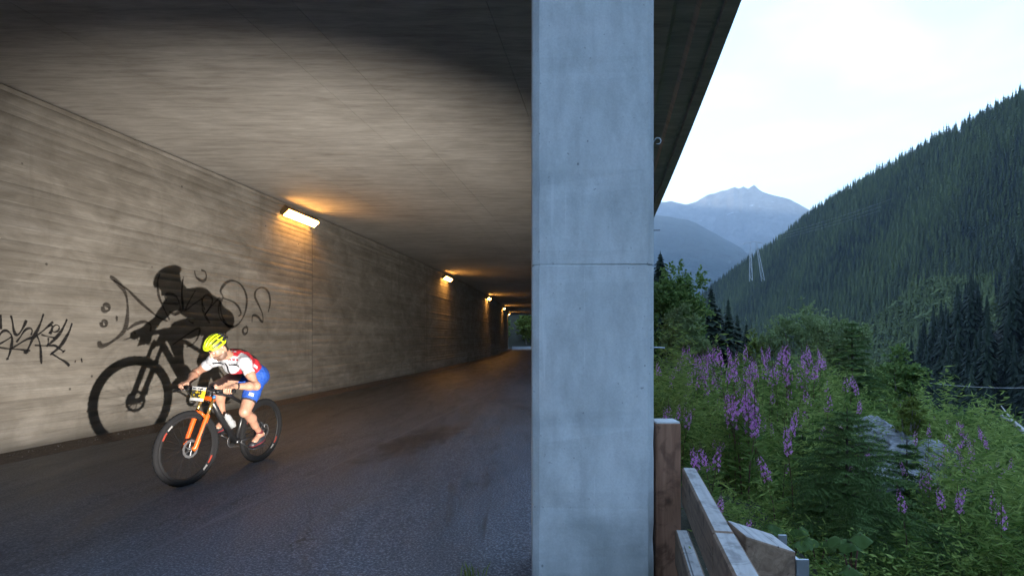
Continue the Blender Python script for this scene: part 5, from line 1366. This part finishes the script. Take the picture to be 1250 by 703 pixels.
def trunk(f, o=0.0):
    f.cap(PEL, LUM, .112 + o, .100 + o, .04, 1.22); f.cap(LUM, CHE, .100 + o, .112 + o, .04, 1.25); f.cap(CHE, NEK + (-.03, 0, -.015), .110 + o, .070 + o, .04, 1.45)
    f.cap(CHE + (-.06, 0, -.055), CHE + (.05, 0, -.065), .082 + o, .078 + o, .04, 1.25)
    for s in (1, -1):
        f.cap(CHE + (.03, s * .07, .03), sh[s], .075 + o, .056 + o, .035); f.ell(hip[s] + (-.04, s * .0, .0), (.098 + o, .088 + o, .10 + o), .04)
def leg(f, s, o=0.0, top=False):
    k = knee[s]; h = hip[s]
    f.cap(h, h + (k - h) * .5, .092 + o, .078 + o, .03); f.cap(h + (k - h) * .5, k, .078 + o, .056 + o, .03)
    f.cap(h + (k - h) * .3 + (.02, 0, .01), k + (h - k) * .12, .06 + o, .05 + o, .03)
    if top: return
    a = ank[s]; c = k + (a - k) * .3 + np.array((-.028, 0, -.0)); f.ell(k + (.006, 0, .0), (.054, .052, .06), .02)
    f.cap(k, c, .050, .052, .02); f.cap(c, k + (a - k) * .62, .052, .037, .02); f.cap(k + (a - k) * .62, a, .036, .030, .02)
    f.cap(a, a + (.10, 0, -.075), .034, .034, .02); f.cap(a, a + (-.03, 0, -.06), .03, .03, .02)
def upper_arm(f, s, o=0.0, t1=1.0):
    a, b = sh[s], elb[s]; f.ell(a, (.057 + o, .054 + o, .056 + o), .03); f.cap(a, a + (b - a) * .5 * t1, .049 + o, .045 + o, .03); f.cap(a + (b - a) * .45, a + (b - a) * t1, .045 + o, .038 + o, .03)

body = Field(LO, HI, HH)
trunk(body)
for s in (1, -1):
    leg(body, s); upper_arm(body, s)
    e, w = elb[s], wr[s]; body.ell(e, (.042, .042, .042), .02); m = e + (w - e) * .32; body.cap(e, m, .041, .043, .02); body.cap(m, w, .043, .026, .02)
    # hand closed round the grip
    g, ax = grip[s], gax[s]; fw = np.array((1, 0, 0.)) - ax * ax[0]; fw /= np.linalg.norm(fw); up = np.cross(fw, ax) * s; up = up if up[2] > 0 else -up
    P = lambda x, y, z: g + fw * x + ax * y + up * z
    body.cap(w, P(-.022, 0, .036), .027, .024, .015); 
    for q in (-.028, 0, .026): body.cap(P(-.035, q * .7, .034), P(.004, q, .036), .019, .0145, .012)
    for i, (q, ln) in enumerate(((-.036, .98), (-.013, 1.06), (.010, 1.0), (.031, .84))):
        k0, k1, k2, k3 = P(.004, q, .036), P(.036 * ln, q, .022), P(.036 * ln, q, -.012), P(.012, q, -.028 * ln)
        body.cap(k0, k1, .0108, .0098, .006); body.cap(k1, k2, .0098, .0088, .003); body.cap(k2, k3, .0088, .0076, .003)
    body.cap(P(-.034, -.03, .022), P(-.018, -.052, -.004), .015, .011, .012); body.cap(P(-.018, -.052, -.004), P(.008, -.050, -.022), .0108, .0085, .003)
# neck and head
body.cap(NEK + (-.02, 0, -.01), hp(-.03, 0, -.07), .062, .056, .03)
body.ell(hp(-.012, 0, .035), (.098, .078, .092), .03, HR); body.ell(hp(.022, 0, -.035), (.068, .062, .085), .03, HR)
body.cap(hp(.035, .022, -.088), hp(.035, -.022, -.088), .034, .034, .02); body.cap(hp(.058, .0, -.098), hp(.066, 0, -.104), .02, .016, .02)
for s in (1, -1):
    body.cap(hp(-.015, s * .052, -.05), hp(.04, s * .03, -.092), .026, .022, .02); body.ell(hp(.045, s * .042, -.022), (.028, .02, .022), .02, HR)
    body.cap(hp(.078, s * .045, .022), hp(.084, s * .012, .020), .012, .012, .014); body.ell(hp(.086, s * .031, .002), (.016, .016, .010), 0, HR, True)
    body.ell(hp(-.018, s * .078, -.012), (.022, .010, .034), .006, HR); body.ell(hp(-.012, s * .089, -.010), (.010, .006, .018), 0, HR, True)
body.cap(hp(.086, 0, .012), hp(.110, 0, -.028), .009, .013, .010); 
for s in (1, -1): body.ell(hp(.098, s * .012, -.034), (.012, .009, .009), .008, HR)
body.cap(hp(.086, -.018, -.062), hp(.086, .018, -.062), .0085, .0085, .006); body.cap(hp(.083, -.016, -.074), hp(.083, .016, -.074), .0095, .0095, .006)
HRi = np.array(HR.transposed())
def body_mi(c):
    q = (c - HC) @ HRi.T; mi = np.zeros(len(c), int); near = np.linalg.norm(q, axis=1) < .2
    mi[near & (q[:, 2] < -.045) & (q[:, 0] > -.02) & (q[:, 2] > -.115) & ~((np.abs(q[:, 1]) < .02) & (q[:, 2] > -.08) & (q[:, 2] < -.055))] = 1
    mi[near & (q[:, 2] > -.07) & (q[:, 0] < -.035) & (q[:, 2] < .2)] = 2
    mi[near & (q[:, 2] > .05)] = 2
    return mi
bo_ = field_obj('body', body, [M['skin'], M['stubble'], M['hair']], rider, body_mi)
for s in (1, -1):
    mb = MB(); c = Vector(hp(.078, s * .031, .002)); mb.lathe(c, HR @ Vector((1, 0, 0)), [(-.011, .0), (-.008, .008), (0, .0115), (.008, .008), (.0105, .004), (.011, 0)], 12); e_ = mb.build('eye', M['white'], rider, True)
    mb = MB(); mb.lathe(c + HR @ Vector((.0095, 0, 0)), HR @ Vector((1, 0, 0)), [(0, .0055), (.002, .004), (.0025, 0)], 10); mb.build('iris', M['hair'], e_, True)
    mb = MB(); mb.tube([hp(.092, s * .016, .024), hp(.088, s * .034, .029), hp(.076, s * .048, .022)], [.004, .0045, .003], 6); mb.build('eyebrow', M['hair'], rider, True)
    
# jersey: white chest and sleeves, red flanks, black back panel
j = Field((.10, -.40, .88), (.82, .40, 1.45), .0056)
trunk(j, .008)
for s in (1, -1): upper_arm(j, s, .008, .60)
j.cap(NEK + (-.03, 0, -.01), NEK + (.025, 0, .03), .072, .070, .02)
j.plane(NEK + (.02, 0, .022), (.75, 0, .66)); j.plane((.262, 0, .975), (-.85, 0, -.52))
for s in (1, -1):
    d = elb[s] - sh[s]; p = sh[s] + d * .56; n_ = d / np.linalg.norm(d); sl, X, Y, Z = j.region(p - .16, p + .16)
    cut = ((X - p[0]) * n_[0] + (Y - p[1]) * n_[1] + (Z - p[2]) * n_[2]); dist = np.sqrt((X - p[0]) ** 2 + (Y - p[1]) ** 2 + (Z - p[2]) ** 2)
    rad_ = np.sqrt(np.maximum(dist ** 2 - cut ** 2, 0)); j.d[sl] = np.where((rad_ < .085) & (cut > -.02) & (cut < .12), np.maximum(j.d[sl], cut), j.d[sl])
def j_mi(c):
    x, y, z = c.T; mi = np.zeros(len(c), int)                       # white
    t = (x - .24) / .42; back = z - (1.062 + .21 * np.clip(t, 0, 1) ** .8)  # height over the trunk axis
    mi[(x < .60 - .25 * np.clip(np.abs(y) - .1, 0, 1)) & (np.abs(y) < .18)] = 1                         # red flank and lower back
    mi[(x < .56) & (back > .035) & (np.abs(y) < .12)] = 2           # black back panel
    mi[(x < .50) & (back < -.075)] = 2                              # dark belly
    mi[(x > .56) & (back > .0) & (np.abs(y) < .105) & (np.abs(y) > .055) & (x < .69)] = 1   # red shoulder yoke
    mi[(x > .64) & (back > -.01) & (np.abs(y) < .07)] = 1           # collar
    for s in (1, -1):
        d = elb[s] - sh[s]; q = ((c - sh[s]) @ d) / (d @ d); mi[(q > .50) & (q < .62) & (np.abs(y) > .19)] = 3
    mi[(x > .36) & (x < .44) & (np.abs(back) < .016) & (np.abs(y) > .12)] = 0
    mi[(x > .24) & (x < .29) & (np.abs(back - .0) < .014) & (np.abs(y) > .12)] = 0
    mi[(x > .60) & (x < .70) & (back < -.06) & (np.abs(y) < .012)] = 2   # zip
    mi[(x > .54) & (np.abs(back + .075 + .25 * (x - .6)) < .011) & (np.abs(y) < .16) & (np.abs(y) > .03)] = 2   # chest lettering band
    mi[(x > .585) & (np.abs(back + .035) < .010) & (np.abs(y) < .15) & (np.abs(np.sin(y * 90)) > .35)] = 1
    return mi
field_obj('jersey', j, [M['j_white'], M['j_red'], M['j_black'], M['j_red']], rider, j_mi, 2)
sh_ = Field((-.04, -.30, .68), (.66, .30, 1.24), .0056)
sh_.cap(PEL + (-.01, 0, 0), LUM, .119, .106, .04, 1.22)
for s in (1, -1): sh_.ell(hip[s] + (-.04, 0, 0), (.105, .095, .107), .04); leg(sh_, s, .008, True)
sh_.plane((.315, 0, 1.12), (.75, 0, .66))
for s in (1, -1):
    d = knee[s] - hip[s]; p = hip[s] + d * .74; n_ = d / np.linalg.norm(d); sl, X, Y, Z = sh_.region(p - .2, p + .2)
    cut = ((X - p[0]) * n_[0] + (Y - p[1]) * n_[1] + (Z - p[2]) * n_[2]); r2 = (X - p[0]) ** 2 + (Y - p[1]) ** 2 + (Z - p[2]) ** 2 - cut ** 2
    sh_.d[sl] = np.where((r2 < .12 ** 2) & (cut > -.05) & (np.sign(Y) * s > -.5), np.maximum(sh_.d[sl], cut), sh_.d[sl])
def sh_mi(c):
    mi = np.zeros(len(c), int)
    for s in (1, -1):
        d = knee[s] - hip[s]; q = ((c - hip[s]) @ d) / (d @ d); m = (c[:, 1] * s > 0); mi[m & (q > .70)] = 1
        mi[m & (q > .56) & (q < .64) & (np.abs((c - hip[s])[:, 1] * s - .075) < .02)] = 2
    return mi
field_obj('shorts', sh_, [M['shorts'], M['j_black'], M['j_white']], rider, sh_mi, 2)
for s in (1, -1):
    a = ank[s]; f = Field(a + (-.10, -.07, -.17), a + (.24, .07, .03), .004)
    f.cap(a + (-.035, 0, -.085), a + (.05, 0, -.088), .036, .038, .03); f.cap(a + (.03, 0, -.08), a + (.135, 0, -.104), .042, .032, .03, 1.15); f.cap(a + (-.01, 0, -.05), a + (.04, 0, -.06), .042, .040, .03)
    f.plane(a + (0, 0, -.022), (-.2, 0, 1)); f.plane(a + (0, 0, -.132), (.05, 0, -1))
    so = field_obj('shoe', f, [M['shoe'], M['shoe_red']], rider, lambda c: ((np.abs(c[:, 2] - a[2] + .075 + .3 * (c[:, 0] - a[0])) < .006)).astype(int), 1)
    mb = MB(); mb.box(a + (.05, 0, -.138), (.23, .072, .014), Matrix.Rotation(R(3), 3, 'Y'), .005); mb.build('sole', M['shoe'], so)
    f = Field(a + (-.08, -.07, -.06), a + (.08, .07, .12), .004); k_ = a + (knee[s] - a) * .22; f.cap(a + (0, 0, -.03), a, .036, .035, .01); f.cap(a, k_, .035, .038, .01); f.plane(a + (knee[s] - a) * .14, knee[s] - a)
    field_obj('sock', f, [M['sock']], rider)
# watch on the left wrist
d = wr[1] - elb[1]; d /= np.linalg.norm(d); c = wr[1] - d * .03
mb = MB(); mb.lathe(c, d, [(-.009, .027), (-.009, .031), (.009, .031), (.009, .027)], 16, True); mb.box(c + np.array((.0, .0, .032)), (.03, .03, .009), None, .002); mb.build('watch', M['print_black'], rider)

# helmet: dark inner shell, neon ribs with open vents between, black rear
hel = MB(); RX, RY, RZ = .130, .100, .100; C0 = (-.010, 0, .040)
def dome(u, v, g=1.0):
    """u: -1 front .. 1 back along the head, v: -1..1 right to left"""
    a = v * R(94); b = u * R(90); zz = math.cos(a) * math.cos(b)
    p = Vector((-math.sin(b) * RX * g, math.sin(a) * math.cos(b) * RY * g, zz * RZ * g)); 
    return Vector(hp(*(Vector(C0) + p)))
n1, n2 = 24, 20; V = [dome(-.97 + 1.94 * i / n1, -1 + 2 * k / n2, .93) for i in range(n1 + 1) for k in range(n2 + 1)]
hel.add(V, [(i * (n2 + 1) + k, i * (n2 + 1) + k + 1, (i + 1) * (n2 + 1) + k + 1, (i + 1) * (n2 + 1) + k) for i in range(n1) for k in range(n2)])
helmet = hel.build('helmet', M['print_black'], rider, True); helmet['label'] = 'neon yellow vented helmet with black rear'
def rib(pts, w, name='rib', mat='neon'):
    mb = MB(); mb.tube([dome(u, v, 1.0) for (u, v) in pts], [w * (.75 + .25 * math.sin(math.pi * i / (len(pts) - 1))) for i in range(len(pts))], 8); mb.build(name, M[mat], helmet, True)
for v0 in (-.62, -.36, -.12, .12, .36, .62):
    us = np.linspace(-.80, .34, 12); rib([(u, v0 * (1 - .25 * (u + .2) ** 2)) for u in us], .0125)
    us = np.linspace(.36, .86, 6); rib([(u, v0 * (1 - .25 * (u + .2) ** 2)) for u in us], .013, 'rear_rib', 'print_black')
for s in (1, -1):
    rib([(-.70, s * .1), (-.66, s * .5), (-.5, s * .86), (-.2, s * .93), (.2, s * .92), (.34, s * .86)], .0135, 'rim')
    rib([(-.25, s * .12), (-.12, s * .36)], .009, 'bridge'); rib([(.02, s * .36), (.12, s * .62)], .009, 'bridge'); rib([(-.42, s * .36), (-.36, s * .62)], .009, 'bridge'); rib([(.10, s * .62), (.2, s * .9)], .010, 'bridge')
    rib([(.36, s * .86), (.6, s * .8), (.86, s * .6)], .014, 'rear_rib', 'print_black')
    mb = MB(); mb.tube([hp(-.02, s * .084, .02), hp(-.002, s * .074, -.05), hp(.03, s * .03, -.118), hp(.032, 0, -.128)], .004, 6); mb.build('chin_strap', M['print_black'], helmet, True)
rib([(-.80, -.5), (-.82, 0), (-.80, .5)], .0125, 'rim')

# ------------------------------------------------------------------ air: pale haze that fills the valley
hb = MB(); hb.box((0, 0, (1950 - 200) / 2), (22000, 22000, 1950 + 200))
t = NT('valley_haze'); t.n.remove(t.b)
pv = t.n.new('ShaderNodeVolumePrincipled'); pv.inputs['Color'].default_value = (.68, .83, .97, 1); pv.inputs['Density'].default_value = HAZE; pv.inputs['Anisotropy'].default_value = .1
pv.inputs['Density Attribute'].default_value = ''
t.l.new(pv.outputs[0], t.out.inputs['Volume'])
tag(hb.build('haze', t.mat), kind='stuff')
